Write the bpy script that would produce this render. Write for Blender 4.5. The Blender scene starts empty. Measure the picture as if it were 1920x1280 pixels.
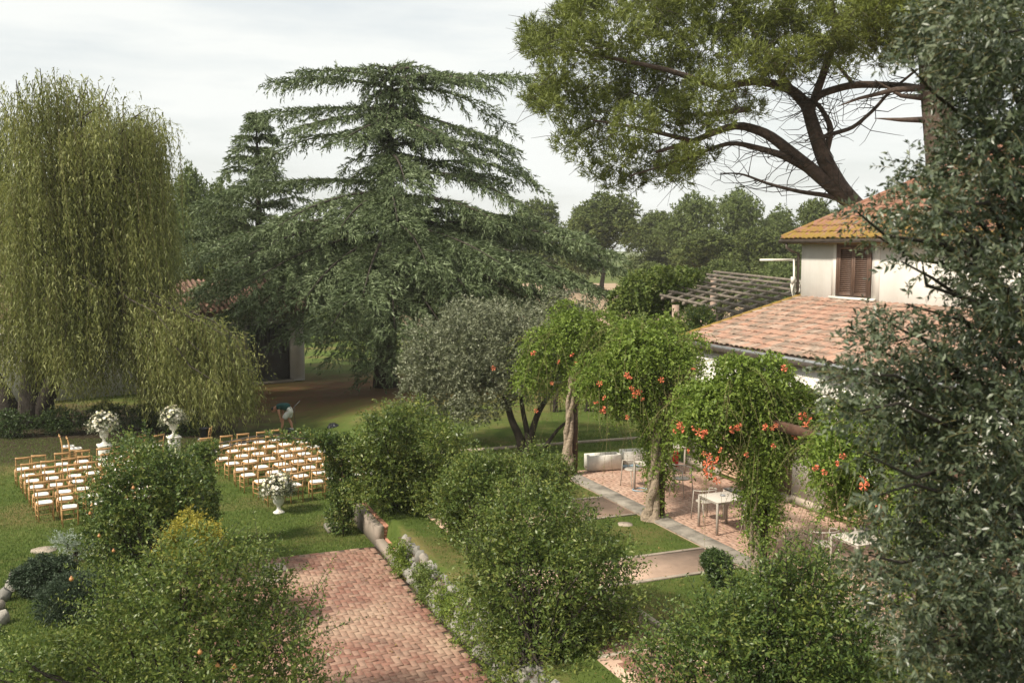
import bpy, bmesh, math
import numpy as np
from mathutils import Vector, Matrix

# ------------------------------------------------------------------ camera, sky, sun, exposure
SC = bpy.context.scene
COL = SC.collection
F_PX = 1867.0; CAM_H = 7.0
PITCH = math.atan((640 - 462) / F_PX)
cam = bpy.data.cameras.new('camera'); cam_o = bpy.data.objects.new('camera', cam); COL.objects.link(cam_o)
cam.sensor_width = 36.0; cam.lens = 36.0 * F_PX / 1920.0; cam.clip_end = 3000; cam.clip_start = 0.05
cam_o.location = (0, 0, CAM_H); cam_o.rotation_euler = (math.pi / 2 - PITCH, 0, 0)
cam.dof.use_dof = True; cam.dof.focus_distance = 24.0; cam.dof.aperture_fstop = 3.2
SC.camera = cam_o
SUN_AZ = math.radians(-124)      # direction towards the sun, clockwise from +Y (left, a little behind the camera)
SUN_EL = math.radians(45)
W = bpy.data.worlds.new('World'); SC.world = W; W.use_nodes = True
nt = W.node_tree; nt.nodes.clear()
def wn(t, **k):
    n = nt.nodes.new(t)
    for a, b in k.items(): setattr(n, a, b)
    return n
sky = wn('ShaderNodeTexSky', sky_type='NISHITA', sun_disc=False, sun_elevation=SUN_EL, sun_rotation=SUN_AZ, air_density=1.2, dust_density=3.0)
tc = wn('ShaderNodeTexCoord'); mp = wn('ShaderNodeMapping'); mp.inputs['Scale'].default_value = (1.2, 1.2, 7.0)
nz = wn('ShaderNodeTexNoise'); nz.inputs['Scale'].default_value = 2.6; nz.inputs['Detail'].default_value = 7; nz.inputs['Roughness'].default_value = 0.55
rp = wn('ShaderNodeValToRGB'); rp.color_ramp.elements[0].position = 0.34; rp.color_ramp.elements[0].color = (0.70,)*3 + (1,)
rp.color_ramp.elements[1].position = 0.56; rp.color_ramp.elements[1].color = (0.985,)*3 + (1,)
mx = wn('ShaderNodeMix', data_type='RGBA'); mx.inputs[7].default_value = (6.8, 6.95, 6.75, 1)
bg = wn('ShaderNodeBackground'); bg.inputs['Strength'].default_value = 0.1
wo = wn('ShaderNodeOutputWorld')
L_ = nt.links.new
L_(tc.outputs['Generated'], mp.inputs[0]); L_(mp.outputs[0], nz.inputs['Vector']); L_(nz.outputs[0], rp.inputs[0])
L_(rp.outputs[0], mx.inputs[0]); L_(sky.outputs[0], mx.inputs[6]); L_(mx.outputs[2], bg.inputs[0]); L_(bg.outputs[0], wo.inputs[0])
sun = bpy.data.lights.new('sun', 'SUN'); sun.energy = 4.2; sun.angle = math.radians(5); sun.color = (1.0, 0.91, 0.77)
sun_o = bpy.data.objects.new('sun', sun); COL.objects.link(sun_o)
sd = Vector((math.sin(SUN_AZ) * math.cos(SUN_EL), math.cos(SUN_AZ) * math.cos(SUN_EL), math.sin(SUN_EL)))
sun_o.rotation_euler = sd.to_track_quat('Z', 'Y').to_euler(); sun_o.location = (0, 0, 40)
vs = SC.view_settings; vs.view_transform = 'Standard'; vs.look = 'None'; vs.exposure = 0.54; vs.gamma = 1.0

# ------------------------------------------------------------------ helpers
RG = np.random.default_rng(7)
def A(*x): return np.array(x, dtype=float)
def ray(px, py):
    xc = (px - 960) / F_PX; yc = (640 - py) / F_PX
    return A(xc, math.cos(PITCH) + yc * math.sin(PITCH), -math.sin(PITCH) + yc * math.cos(PITCH))
def on(px, py, z=0.0):                       # where the pixel's ray meets the level z
    r = ray(px, py); return r * ((z - CAM_H) / r[2]) + A(0, 0, CAM_H)
def at(px, py, d):                           # point on the pixel's ray at distance d ahead
    r = ray(px, py); return r * (d / r[1]) + A(0, 0, CAM_H)
GA = math.radians(22)
U = A(-math.sin(GA), math.cos(GA), 0); V = A(math.cos(GA), math.sin(GA), 0); Z = A(0, 0, 1)
O0 = on(1070, 893, 0.65); O0[2] = 0
TZ = 0.65                                    # terrace level
def gp(s, w, z=0.0): return O0 - U * s + V * w + Z * z      # house grid: s towards camera along kerb, w towards the house
def nrm(a): return a / np.maximum(np.linalg.norm(a, axis=-1, keepdims=True), 1e-9)
def rdir(n): return nrm(RG.normal(size=(n, 3)))

def mk(name, V_, F_, mat=None, parent=None, org=None, smooth=False):
    V_ = np.asarray(V_, dtype=np.float32).reshape(-1, 3)
    if org is not None: V_ = V_ - np.asarray(org, dtype=np.float32)
    if not (isinstance(F_, list) and isinstance(F_[0], np.ndarray)): F_ = [F_]
    F_ = [np.asarray(f, dtype=np.int32) for f in F_ if len(f)]
    me = bpy.data.meshes.new(name)
    loops = np.concatenate([f.ravel() for f in F_]); sizes = np.concatenate([np.full(len(f), f.shape[1], dtype=np.int32) for f in F_])
    starts = np.concatenate([[0], np.cumsum(sizes)[:-1]]).astype(np.int32)
    me.vertices.add(len(V_)); me.vertices.foreach_set('co', V_.ravel())
    me.loops.add(len(loops)); me.loops.foreach_set('vertex_index', loops)
    me.polygons.add(len(sizes)); me.polygons.foreach_set('loop_start', starts)
    if smooth: me.polygons.foreach_set('use_smooth', np.ones(len(sizes), dtype=bool))
    me.update(calc_edges=True)
    if mat: me.materials.append(mat)
    o = bpy.data.objects.new(name, me); COL.objects.link(o)
    if parent: o.parent = parent
    return o
def inst(name, src, parent=None, loc=(0, 0, 0), rot=(0, 0, 0), scale=(1, 1, 1)):
    o = bpy.data.objects.new(name, src.data if hasattr(src, 'data') else src); COL.objects.link(o)
    o.parent = parent; o.location = loc; o.rotation_euler = rot; o.scale = scale
    return o
def tag(o, label=None, cat=None, group=None, kind=None):
    if label: o['label'] = label
    if cat: o['category'] = cat
    if group: o['group'] = group
    if kind: o['kind'] = kind
    return o
def empty(name, loc, label=None, cat=None, group=None, rz=0):
    o = bpy.data.objects.new(name, None); COL.objects.link(o); o.location = [float(c) for c in loc]; o.rotation_euler = (0, 0, rz)
    o.empty_display_size = 0.2
    return tag(o, label, cat, group)
def copy_tree(o, parent=None):
    c = o.copy(); COL.objects.link(c); c.parent = parent
    for ch in list(o.children): copy_tree(ch, c)
    return c

class G:
    def __init__(s): s.v = []; s.q = []; s.t = []; s.n = 0
    def add(s, V_, q=None, t=None):
        V_ = np.asarray(V_, dtype=float).reshape(-1, 3); s.v.append(V_)
        if q is not None and len(q): s.q.append(np.asarray(q) + s.n)
        if t is not None and len(t): s.t.append(np.asarray(t) + s.n)
        s.n += len(V_); return s
    def box(s, c, size, ax=None, ch=0.0):
        ax = np.eye(3) if ax is None else np.asarray(ax); h = np.asarray(size, dtype=float) / 2
        if ch <= 0:
            P = np.array([[i, j, k] for k in (-1, 1) for j in (-1, 1) for i in (-1, 1)], dtype=float) * h
            return s.add(np.asarray(c) + P @ ax, [[0, 2, 3, 1], [4, 5, 7, 6], [0, 1, 5, 4], [2, 6, 7, 3], [0, 4, 6, 2], [1, 3, 7, 5]])
        hi = h - A(ch, ch, 0)
        def ring(hx, hy, z): return [[-hx, -hy, z], [hx, -hy, z], [hx, hy, z], [-hx, hy, z]]
        P = np.array(ring(h[0], h[1], -h[2]) + ring(h[0], h[1], h[2] - ch) + ring(hi[0], hi[1], h[2]))
        q = [[8, 9, 10, 11], [3, 2, 1, 0]]
        for b in (0, 4):
            for i in range(4): j = (i + 1) % 4; q.append([b + i, b + j, b + 4 + j, b + 4 + i])
        return s.add(np.asarray(c) + P @ ax, q)
    def tube(s, pts, rad, n=6, cap=True):
        pts = np.asarray(pts, dtype=float); m = len(pts); rad = np.broadcast_to(np.asarray(rad, dtype=float), (m,))
        T = nrm(np.gradient(pts, axis=0)); ref = A(0.31, 0.17, 0.93) if abs(T[0][2]) < 0.8 else A(0.95, 0.22, 0.1)
        X = nrm(np.cross(T, ref)); Y = np.cross(T, X); an = np.arange(n) * 2 * math.pi / n
        R = pts[:, None] + rad[:, None, None] * (np.cos(an)[None, :, None] * X[:, None] + np.sin(an)[None, :, None] * Y[:, None])
        i = np.arange(m - 1)[:, None] * n; j = np.arange(n)[None]; k = (j + 1) % n
        q = np.stack([i + j, i + k, i + n + k, i + n + j], -1).reshape(-1, 4)
        s.add(R, q)
        if cap:
            b = s.n - m * n
            for off, flip in ((0, True), ((m - 1) * n, False)):
                s.v.append(pts[[0 if off == 0 else -1]]); c = s.n; s.n += 1
                tri = [[c, b + off + a, b + off + (a + 1) % n] for a in range(n)]
                s.t.append(np.array([t[::-1] for t in tri] if flip else tri))
        return s
    def lathe(s, prof, c=(0, 0, 0), n=16, flute=0):
        m = len(prof); an = np.arange(n) * 2 * math.pi / n
        P = np.array([[r * math.cos(a), r * math.sin(a), z] for r, z in prof for a in an]) + np.asarray(c)
        i = np.arange(m - 1)[:, None] * n; j = np.arange(n)[None]; k = (j + 1) % n
        return s.add(P, np.stack([i + j, i + k, i + n + k, i + n + j], -1).reshape(-1, 4))
    def build(s, name, mat, parent=None, org=None, smooth=False):
        return mk(name, np.concatenate(s.v), [np.concatenate(x) for x in (s.q, s.t) if x], mat, parent, org, smooth)

def leaf_geo(P, D, L, Wd, fold=0.0, up=0.0, tri=False):
    """kite leaves: base P, unit direction D"""
    n = len(P); L = np.broadcast_to(L, (n,))[:, None]; Wd = np.broadcast_to(Wd, (n,))[:, None]
    R = rdir(n) + up * Z; S = nrm(np.cross(D, R)); N = np.cross(S, D)
    if tri:
        b = np.arange(n) * 3
        return np.stack([P - S * Wd * .5, P + S * Wd * .5, P + D * L], 1).reshape(-1, 3), None, np.stack([b, b + 1, b + 2], -1)
    mid = P + D * L * 0.45 + N * (fold * Wd)
    tip = P + D * L - Z * (0.12 * L if fold else 0)
    Vt = np.stack([P, mid + S * Wd * 0.5, tip, mid - S * Wd * 0.5], 1).reshape(-1, 3)
    b = np.arange(n) * 4
    if fold: return Vt, None, np.concatenate([np.stack([b, b + 1, b + 2], -1), np.stack([b, b + 2, b + 3], -1)])
    return Vt, np.stack([b, b + 1, b + 2, b + 3], -1), None
def shoot_geo(g, B, D, L, K, leafL, leafW, droop=0.2, spread=0.6, fold=0.0, up=0.0, t0=0.1, taper=0.4, jit=0.0, tri=False):
    """leaves set along shoots; B base, D direction, L length"""
    n = len(B); L = np.broadcast_to(L, (n,)); droop = np.broadcast_to(droop, (n,))
    t = np.clip(np.linspace(t0, 1, K)[None] + RG.uniform(-.5, .5, (n, K)) / K, 0.02, 1)
    P = B[:, None] + D[:, None] * (L[:, None] * t)[..., None] - Z * ((droop * L)[:, None] * t ** 2)[..., None]
    T = D[:, None] * np.ones((1, K, 1)) - Z * (2 * droop[:, None] * t)[..., None]
    P = P.reshape(-1, 3); T = nrm(T).reshape(-1, 3)
    if jit: P = P + RG.normal(size=P.shape) * jit
    Q = nrm(np.cross(T, rdir(len(T))))
    Dl = nrm(T * (1 - spread) + Q * spread + Z * up * 0.3)
    tt = t.ravel(); sz = (1 - taper * tt) * RG.uniform(.55, 1.3, len(tt))
    v, q, tr = leaf_geo(P, Dl, leafL * sz, leafW * sz, fold, up, tri)
    g.add(v, q, tr)
def stems(g, B, D, L, droop, r0, n=4):
    for b, d, l, dr in zip(B, D, np.broadcast_to(L, (len(B),)), np.broadcast_to(droop, (len(B),))):
        t = np.linspace(0, 1, n)[:, None]
        g.tube(b + d * l * t - Z * dr * l * t ** 2, np.linspace(r0, r0 * .35, n), 3, cap=False)
def blob_pts(blobs, n, lo=0.55, top=None):
    """points in a union of balls (x,y,z,r[,flat]); returns points and outward directions, skipping points buried in other balls"""
    B = np.array([b[:4] for b in blobs]); fl = np.array([b[4] if len(b) > 4 else 1.0 for b in blobs])
    k = int(n * 1.6); idx = RG.choice(len(B), k, p=B[:, 3] ** 2 / (B[:, 3] ** 2).sum())
    d = rdir(k); r = lo + (1 - lo) * RG.uniform(0, 1, k) ** .6
    P = B[idx, :3] + d * (B[idx, 3] * r)[:, None] * np.stack([np.ones(k), np.ones(k), fl[idx]], -1)
    inside = np.zeros(k, bool)
    for i in range(len(B)):
        e = (P - B[i, :3]) / A(1, 1, fl[i]); inside |= (np.linalg.norm(e, axis=1) < B[i, 3] * lo * .9)
    keep = np.where(~inside)[0][:n]
    return P[keep], d[keep]

# ------------------------------------------------------------------ materials
def newmat(name):
    m = bpy.data.materials.new(name); m.use_nodes = True; t = m.node_tree; t.nodes.clear()
    out = t.nodes.new('ShaderNodeOutputMaterial'); b = t.nodes.new('ShaderNodeBsdfPrincipled'); t.links.new(b.outputs[0], out.inputs[0])
    return m, t, b, out
def ramp(t, fac, stops):
    r = t.nodes.new('ShaderNodeValToRGB'); e = r.color_ramp.elements
    while len(e) < len(stops): e.new(0.5)
    for x, (p, c) in zip(e, stops): x.position = p; x.color = tuple(c) + (1,) if len(c) == 3 else c
    t.links.new(fac, r.inputs[0]); return r.outputs[0]
def noise(t, scale, detail=4, rough=0.6, coord=None, vec=None):
    n = t.nodes.new('ShaderNodeTexNoise'); n.inputs['Scale'].default_value = scale; n.inputs['Detail'].default_value = detail; n.inputs['Roughness'].default_value = rough
    if vec is None:
        if coord == 'pos': vec = t.nodes.new('ShaderNodeNewGeometry').outputs['Position']
        else: vec = t.nodes.new('ShaderNodeTexCoord').outputs['Object']
    t.links.new(vec, n.inputs['Vector']); return n.outputs[0]
def mixc(t, a, b, fac, mode='MIX'):
    m = t.nodes.new('ShaderNodeMix'); m.data_type = 'RGBA'; m.blend_type = mode
    for sock, val in ((m.inputs[0], fac), (m.inputs[6], a), (m.inputs[7], b)):
        if hasattr(val, 'is_linked') or hasattr(val, 'links'): t.links.new(val, sock)
        else: sock.default_value = val if not isinstance(val, tuple) else (tuple(val) + (1,))[:4]
    return m.outputs[2]
def mth(t, op, a, b=None, clamp=False):
    m = t.nodes.new('ShaderNodeMath'); m.operation = op; m.use_clamp = clamp
    for s_, v_ in zip(m.inputs, (a, b)):
        if v_ is None: continue
        if hasattr(v_, 'links'): t.links.new(v_, s_)
        else: s_.default_value = v_
    return m.outputs[0]
def bump(t, b, h, strength=0.5, dist=0.02):
    n = t.nodes.new('ShaderNodeBump'); n.inputs['Strength'].default_value = strength; n.inputs['Distance'].default_value = dist
    t.links.new(h, n.inputs['Height']); t.links.new(n.outputs[0], b.inputs['Normal'])
def plain(name, c, rough=0.6, var=0.25, scale=6, bmp=0.2, bscale=40, bd=0.01, metal=0, c2=None, coord=None, spec=0.4):
    m, t, b, o = newmat(name)
    n = noise(t, scale, 5, 0.65, coord)
    lo = tuple(x * (1 - var) for x in c); hi = c2 or tuple(min(1, x * (1 + var)) for x in c)
    t.links.new(ramp(t, n, [(0.3, lo), (0.7, hi)]), b.inputs['Base Color'])
    b.inputs['Roughness'].default_value = rough; b.inputs['Metallic'].default_value = metal; b.inputs['Specular IOR Level'].default_value = spec
    if bmp: bump(t, b, noise(t, bscale, 4, .6, coord), bmp, bd)
    return m
def leafmat(name, cols, transl=0.3, rough=0.5, spec=0.25, clump=0.5, cscale=1.2):
    """per-leaf colour from random-per-island, with clump-scale drift"""
    m, t, b, out = newmat(name)
    g = t.nodes.new('ShaderNodeNewGeometry')
    f = mth(t, 'ADD', mth(t, 'MULTIPLY', g.outputs['Random Per Island'], 1 - clump), mth(t, 'MULTIPLY', noise(t, cscale, 2, .5), clump))
    cols = [(k[0] * 1.12, k[1] * 1.25, k[2] * 1.22) for k in cols]
    n = len(cols); c = ramp(t, f, [(0.18 + 0.64 * i / (n - 1), k) for i, k in enumerate(cols)])
    t.links.new(c, b.inputs['Base Color']); b.inputs['Roughness'].default_value = rough; b.inputs['Specular IOR Level'].default_value = spec
    tr = t.nodes.new('ShaderNodeBsdfTranslucent'); t.links.new(mixc(t, c, (1.0, 0.95, 0.35), 0.35, 'MULTIPLY'), tr.inputs[0])
    ms = t.nodes.new('ShaderNodeMixShader'); ms.inputs[0].default_value = transl
    t.links.new(b.outputs[0], ms.inputs[1]); t.links.new(tr.outputs[0], ms.inputs[2]); t.links.new(ms.outputs[0], out.inputs[0])
    return m
M = {}
M['willow'] = leafmat('willow leaf', [(.085, .092, .026), (.185, .182, .058), (.325, .295, .115)], .35, .5, .25, .6, .8)
M['cedar'] = leafmat('cedar needle', [(.044, .058, .024), (.105, .126, .056), (.205, .225, .125)], .18, .55, .25, .4, .6)
M['pine'] = leafmat('pine needle', [(.068, .074, .016), (.13, .14, .030), (.21, .22, .052)], .2, .5, .25, .5, .7)
M['grey'] = leafmat('grey evergreen leaf', [(.072, .074, .040), (.14, .138, .082), (.255, .24, .165)], .15, .45, .35, .45, .9)
M['pom'] = leafmat('pomegranate leaf', [(.034, .056, .013), (.074, .102, .021), (.135, .16, .038), (.23, .215, .055)], .3, .4, .35, .5, 1.1)
M['pomdark'] = leafmat('dark pomegranate leaf', [(.026, .045, .013), (.058, .088, .02), (.115, .145, .033), (.20, .19, .045)], .25, .4, .35, .5, 1.3)
M['pomyel'] = leafmat('yellowed leaf', [(.22, .19, .03), (.38, .29, .05)], .3, .5)
M['olive'] = leafmat('holm oak leaf', [(.030, .040, .020), (.064, .076, .042), (.13, .135, .082)], .12, .35, .5, .35, 2.0)
M['vine'] = leafmat('trumpet vine leaf', [(.080, .115, .018), (.155, .20, .034), (.235, .27, .060)], .35, .45, .3, .5, 1.6)
M['ivy'] = leafmat('ivy leaf', [(.055, .08, .016), (.11, .14, .03), (.18, .19, .05)], .25, .5, .3, .5, 1.0)
M['box'] = leafmat('box leaf', [(.022, .036, .012), (.050, .075, .022), (.09, .12, .035)], .2, .4, .4, .4, 3)
M['rosemary'] = leafmat('rosemary leaf', [(.022, .034, .018), (.045, .062, .035), (.075, .09, .055)], .15, .55)
M['silver'] = leafmat('silver leaf', [(.22, .23, .19), (.36, .37, .32)], .15, .6)
M['far1'] = leafmat('oak foliage', [(.048, .062, .018), (.095, .11, .032), (.15, .155, .05)], .2, .6, .2, .5, .25)
M['far2'] = leafmat('poplar foliage', [(.055, .072, .022), (.11, .13, .04), (.17, .185, .07)], .25, .6, .2, .5, .3)
M['far3'] = leafmat('scrub foliage', [(.07, .07, .025), (.12, .12, .04), (.17, .15, .06)], .2, .6, .2, .5, .3)
M['creep'] = leafmat('creeper leaf', [(.075, .11, .02), (.15, .19, .035), (.24, .25, .05)], .3, .5)
M['blade'] = leafmat('grass blade', [(.052, .080, .018), (.095, .13, .030), (.185, .18, .06)], .25, .6, .2, .6, .35)
M['bark'] = plain('bark', (.052, .042, .033), .9, .45, 5, .9, 14, .05)
M['barkdark'] = plain('dark bark', (.035, .027, .021), .9, .4, 6, .8, 16, .03)
M['pinebark'] = plain('pine bark', (.088, .062, .048), .9, .5, 6, .9, 11, .06)
M['vinebark'] = plain('pale vine bark', (.30, .235, .17), .85, .45, 7, 1.0, 14, .06)
M['stem'] = plain('green stem', (.13, .11, .04), .7, .3)
M['chairwood'] = plain('honey wood', (.47, .27, .115), .45, .2, 9, .1, 60, .003)
M['cushion'] = plain('white cushion', (.80, .78, .73), .85, .05, 8, .1)
M['stonewhite'] = plain('white cast stone', (.72, .69, .62), .75, .12, 9, .25, 30, .006)
M['postwood'] = plain('dark post wood', (.055, .032, .022), .7, .4, 12, .3, 40, .006)
M['beamwood'] = plain('red brown beam', (.115, .062, .043), .65, .35, 12, .3, 40, .006)
M['greywood'] = plain('weathered grey wood', (.19, .16, .13), .85, .45, 5, .5, 30, .01)
M['metal'] = plain('taupe painted metal', (.40, .36, .31), .45, .06, 4, 0)
M['tabletop'] = plain('pale table laminate', (.52, .47, .41), .5, .06, 4, 0)
M['blacktop'] = plain('black table glass', (.010, .010, .012), .25, .2, 4, 0)
M['plaster'] = plain('white plaster', (.66, .64, .58), .9, .10, 1.3, .35, 45, .008, coord='pos')
M['plasterpink'] = plain('stained plaster', (.30, .25, .205), .9, .2, .9, .35, 40, .008, coord='pos')
M['shutter'] = plain('brown shutter paint', (.13, .082, .06), .55, .18, 9, .1)
M['gutter'] = plain('brown gutter metal', (.075, .06, .05), .4, .3, 6, 0)
M['greymetal'] = plain('galvanised metal', (.36, .37, .38), .4, .15, 8, 0, metal=.6)
M['doorgrey'] = plain('grey steel door', (.10, .10, .10), .5, .2, 2, .1)
M['rubber'] = plain('black plastic', (.012, .013, .016), .32, .3, 10, .5, 14, .03)
M['red'] = plain('red enamel', (.50, .018, .02), .35, .1, 5, 0)
M['bluehose'] = plain('pale blue plastic', (.30, .42, .50), .5, .1, 5, 0)
M['soil'] = plain('soil', (.10, .062, .04), .95, .4, 9, .6, 30, .03)
M['glass'] = plain('dark window glass', (.015, .017, .018), .08, .2, 3, 0, spec=.6)
M['skin'] = plain('skin', (.50, .25, .16), .5, .08, 10, 0)
M['hair'] = plain('dark hair', (.02, .014, .01), .5, .3, 40, .3)
M['shirt'] = plain('dark teal cotton', (.012, .055, .052), .85, .2, 12, .3, 20, .01)
M['shorts'] = plain('off white cotton', (.62, .62, .57), .85, .1, 10, .4, 14, .012)
M['shoe'] = plain('white shoe', (.65, .65, .65), .6, .1)
M['blossom'] = plain('orange red petals', (.56, .15, .07), .5, .3, 20, 0)
M['fruit'] = plain('orange fruit skin', (.40, .19, .07), .45, .35, 9, 0)
M['kerb'] = plain('mossy kerb stone', (.24, .215, .18), .9, .5, 2.6, .5, 22, .012, coord='pos')
M['concrete'] = plain('pale concrete', (.36, .30, .24), .9, .25, 2.5, .4, 30, .008, coord='pos')
M['blockwall'] = plain('old wall render', (.33, .24, .19), .9, .3, 2, .4, 25, .01, coord='pos')
M['gravelpink'] = plain('pink screed', (.52, .365, .275), .9, .2, 1.8, .5, 60, .008, coord='pos')
def plaster(name, c):
    m, t, b, o = newmat(name)
    g = t.nodes.new('ShaderNodeNewGeometry'); mp_ = t.nodes.new('ShaderNodeMapping'); mp_.inputs['Scale'].default_value = (1.6, 1.6, .3); t.links.new(g.outputs['Position'], mp_.inputs[0])
    st = ramp(t, noise(t, 1.6, 5, .7, vec=mp_.outputs[0]), [(.38, (.74, .70, .64)), (.62, (1, 1, 1))])
    bl_ = ramp(t, noise(t, .9, 5, .65, 'pos'), [(.3, tuple(x * .86 for x in c)), (.65, c)])
    t.links.new(mixc(t, bl_, st, .22, 'MULTIPLY'), b.inputs['Base Color']); b.inputs['Roughness'].default_value = .92; b.inputs['Specular IOR Level'].default_value = .2
    bump(t, b, noise(t, 40, 5, .7, 'pos'), .45, .01); return m
M['plaster'] = plaster('white plaster', (.76, .735, .69))
def islandmat(name, cols, lime=None, lscale=.55, rough=.85, lo=.5, hi=.62, bs=70):
    m, t, b, o = newmat(name)
    g = t.nodes.new('ShaderNodeNewGeometry'); oi = t.nodes.new('ShaderNodeObjectInfo')
    f = mth(t, 'FRACT', mth(t, 'ADD', g.outputs['Random Per Island'], oi.outputs['Random']))
    c = ramp(t, f, [(i / (len(cols) - 1), k) for i, k in enumerate(cols)])
    c = mixc(t, c, mixc(t, (.45, .45, .45), (1.3, 1.25, 1.2), noise(t, 14, 5, .7, 'pos')), 0.55, 'MULTIPLY')
    if lime:
        k = ramp(t, mth(t, 'ADD', mth(t, 'MULTIPLY', noise(t, lscale, 3, .5, 'pos'), .7), mth(t, 'MULTIPLY', noise(t, 9, 4, .7, 'pos'), .3)), [(lo, (0, 0, 0)), (hi, (1, 1, 1))])
        c = mixc(t, c, lime, mth(t, 'MULTIPLY', k, .75))
    t.links.new(c, b.inputs['Base Color']); b.inputs['Roughness'].default_value = rough; b.inputs['Specular IOR Level'].default_value = .25
    bump(t, b, noise(t, bs, 5, .7, 'pos'), .5, .008); return m
M['brick'] = islandmat('path brick', [(.20, .100, .074), (.27, .142, .105), (.23, .118, .088), (.33, .21, .158), (.155, .085, .066)], (.40, .285, .205), .55, .85, .46, .63)
M['patiobrick'] = islandmat('patio brick', [(.41, .27, .205), (.43, .29, .22), (.39, .25, .19), (.45, .31, .24)], (.49, .36, .28), .8)
M['wallbrick'] = islandmat('house brick', [(.50, .33, .22), (.56, .39, .27), (.46, .29, .20)], None)
M['redbrick'] = islandmat('planter brick', [(.47, .22, .15), (.56, .29, .20), (.50, .25, .17)], None)
M['mortar'] = plain('mortar', (.32, .225, .165), .95, .3, 4, .4, 60, .006, coord='pos')
M['tile'] = islandmat('roof tile', [(.37, .22, .16), (.42, .27, .205), (.34, .195, .145), (.40, .31, .25), (.42, .245, .175)], (.17, .14, .11), 2.6, .85, .45, .58, 40)
def mossmat():
    m, t, b, o = newmat('mossy roof tile')
    oi = t.nodes.new('ShaderNodeObjectInfo'); g = t.nodes.new('ShaderNodeNewGeometry')
    f = mth(t, 'FRACT', mth(t, 'ADD', g.outputs['Random Per Island'], oi.outputs['Random']))
    c = ramp(t, f, [(0, (.24, .11, .075)), (.5, (.31, .155, .105)), (1, (.28, .17, .12))])
    sp = t.nodes.new('ShaderNodeSeparateXYZ'); t.links.new(g.outputs['Position'], sp.inputs[0])
    k = mth(t, 'ADD', mth(t, 'MULTIPLY', mth(t, 'SUBTRACT', 8.05, sp.outputs[2]), .55), mth(t, 'MULTIPLY', mth(t, 'SUBTRACT', noise(t, 5, 5, .7, 'pos'), .5), 2.2))
    k = ramp(t, k, [(.18, (0, 0, 0)), (.34, (1, 1, 1))])
    c = mixc(t, c, mixc(t, (.33, .21, .04), (.20, .135, .04), noise(t, 30, 3, .6, 'pos')), k)
    t.links.new(c, b.inputs['Base Color']); b.inputs['Roughness'].default_value = .95
    bump(t, b, noise(t, 45, 4, .7, 'pos'), .8, .02); return m
M['oldtile'] = plain('weathered tile', (.21, .125, .09), .9, .45, 3, .5, 30, .02, coord='pos')
M['mosstile'] = mossmat()
def rockmat():
    m, t, b, o = newmat('grey field stone')
    oi = t.nodes.new('ShaderNodeObjectInfo')
    c = ramp(t, oi.outputs['Random'], [(0, (.20, .19, .17)), (.5, (.27, .26, .235)), (.8, (.33, .31, .27)), (1, (.28, .23, .185))])
    c = mixc(t, c, mixc(t, (.4, .4, .4), (1.35, 1.35, 1.3), noise(t, 9, 6, .7, 'pos')), .7, 'MULTIPLY')
    t.links.new(c, b.inputs['Base Color']); b.inputs['Roughness'].default_value = .9
    bump(t, b, noise(t, 22, 6, .7, 'pos'), .7, .03); return m
M['rock'] = rockmat()
CED = at(722, 725, 49.5); CED[2] = 0
WIL = on(60, 800, 0)
def lawnmat():
    m, t, b, o = newmat('lawn')
    n1 = noise(t, .33, 5, .6, 'pos'); n2 = noise(t, 7, 5, .7, 'pos'); n3 = noise(t, 1.3, 4, .6, 'pos')
    c = ramp(t, n3, [(.3, (.062, .096, .020)), (.55, (.092, .128, .029)), (.75, (.13, .15, .042))])
    dry = ramp(t, mth(t, 'ADD', mth(t, 'MULTIPLY', n1, .75), mth(t, 'MULTIPLY', n2, .25)), [(.50, (0, 0, 0)), (.64, (1, 1, 1))])
    c = mixc(t, c, (.20, .145, .068), mth(t, 'MULTIPLY', dry, .75))
    g = t.nodes.new('ShaderNodeNewGeometry')
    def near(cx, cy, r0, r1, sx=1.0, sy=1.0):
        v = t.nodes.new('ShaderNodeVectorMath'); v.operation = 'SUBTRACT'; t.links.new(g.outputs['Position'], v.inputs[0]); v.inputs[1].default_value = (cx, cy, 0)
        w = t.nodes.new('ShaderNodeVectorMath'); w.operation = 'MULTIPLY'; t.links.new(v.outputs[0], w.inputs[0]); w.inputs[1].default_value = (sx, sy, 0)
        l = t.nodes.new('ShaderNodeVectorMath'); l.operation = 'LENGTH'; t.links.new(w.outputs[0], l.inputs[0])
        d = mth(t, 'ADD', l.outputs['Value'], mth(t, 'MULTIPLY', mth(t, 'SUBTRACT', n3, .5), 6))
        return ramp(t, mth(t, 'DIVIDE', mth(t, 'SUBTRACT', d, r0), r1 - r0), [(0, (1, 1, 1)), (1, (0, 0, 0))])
    litter = mth(t, 'MULTIPLY', near(CED[0], CED[1] - 2.5, 4.0, 9.5, .8, 1), ramp(t, noise(t, 2.2, 6, .75, 'pos'), [(.34, (.25,) * 3), (.55, (1,) * 3)]))
    c = mixc(t, c, mixc(t, (.13, .06, .035), (.21, .092, .052), n2), mth(t, 'MULTIPLY', litter, .92))
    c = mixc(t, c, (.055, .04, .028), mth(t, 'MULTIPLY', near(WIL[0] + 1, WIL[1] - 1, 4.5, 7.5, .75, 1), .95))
    c = mixc(t, c, mixc(t, (.35, .35, .35), (1.5, 1.5, 1.4), noise(t, 38, 3, .7, 'pos')), .55, 'MULTIPLY')
    t.links.new(c, b.inputs['Base Color']); b.inputs['Roughness'].default_value = .95; b.inputs['Specular IOR Level'].default_value = .1
    bump(t, b, noise(t, 55, 3, .7, 'pos'), .8, .03); return m
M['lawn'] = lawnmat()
M['field'] = plain('dry field', (.33, .235, .15), .95, .25, .12, .4, 6, .05, coord='pos')

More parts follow.
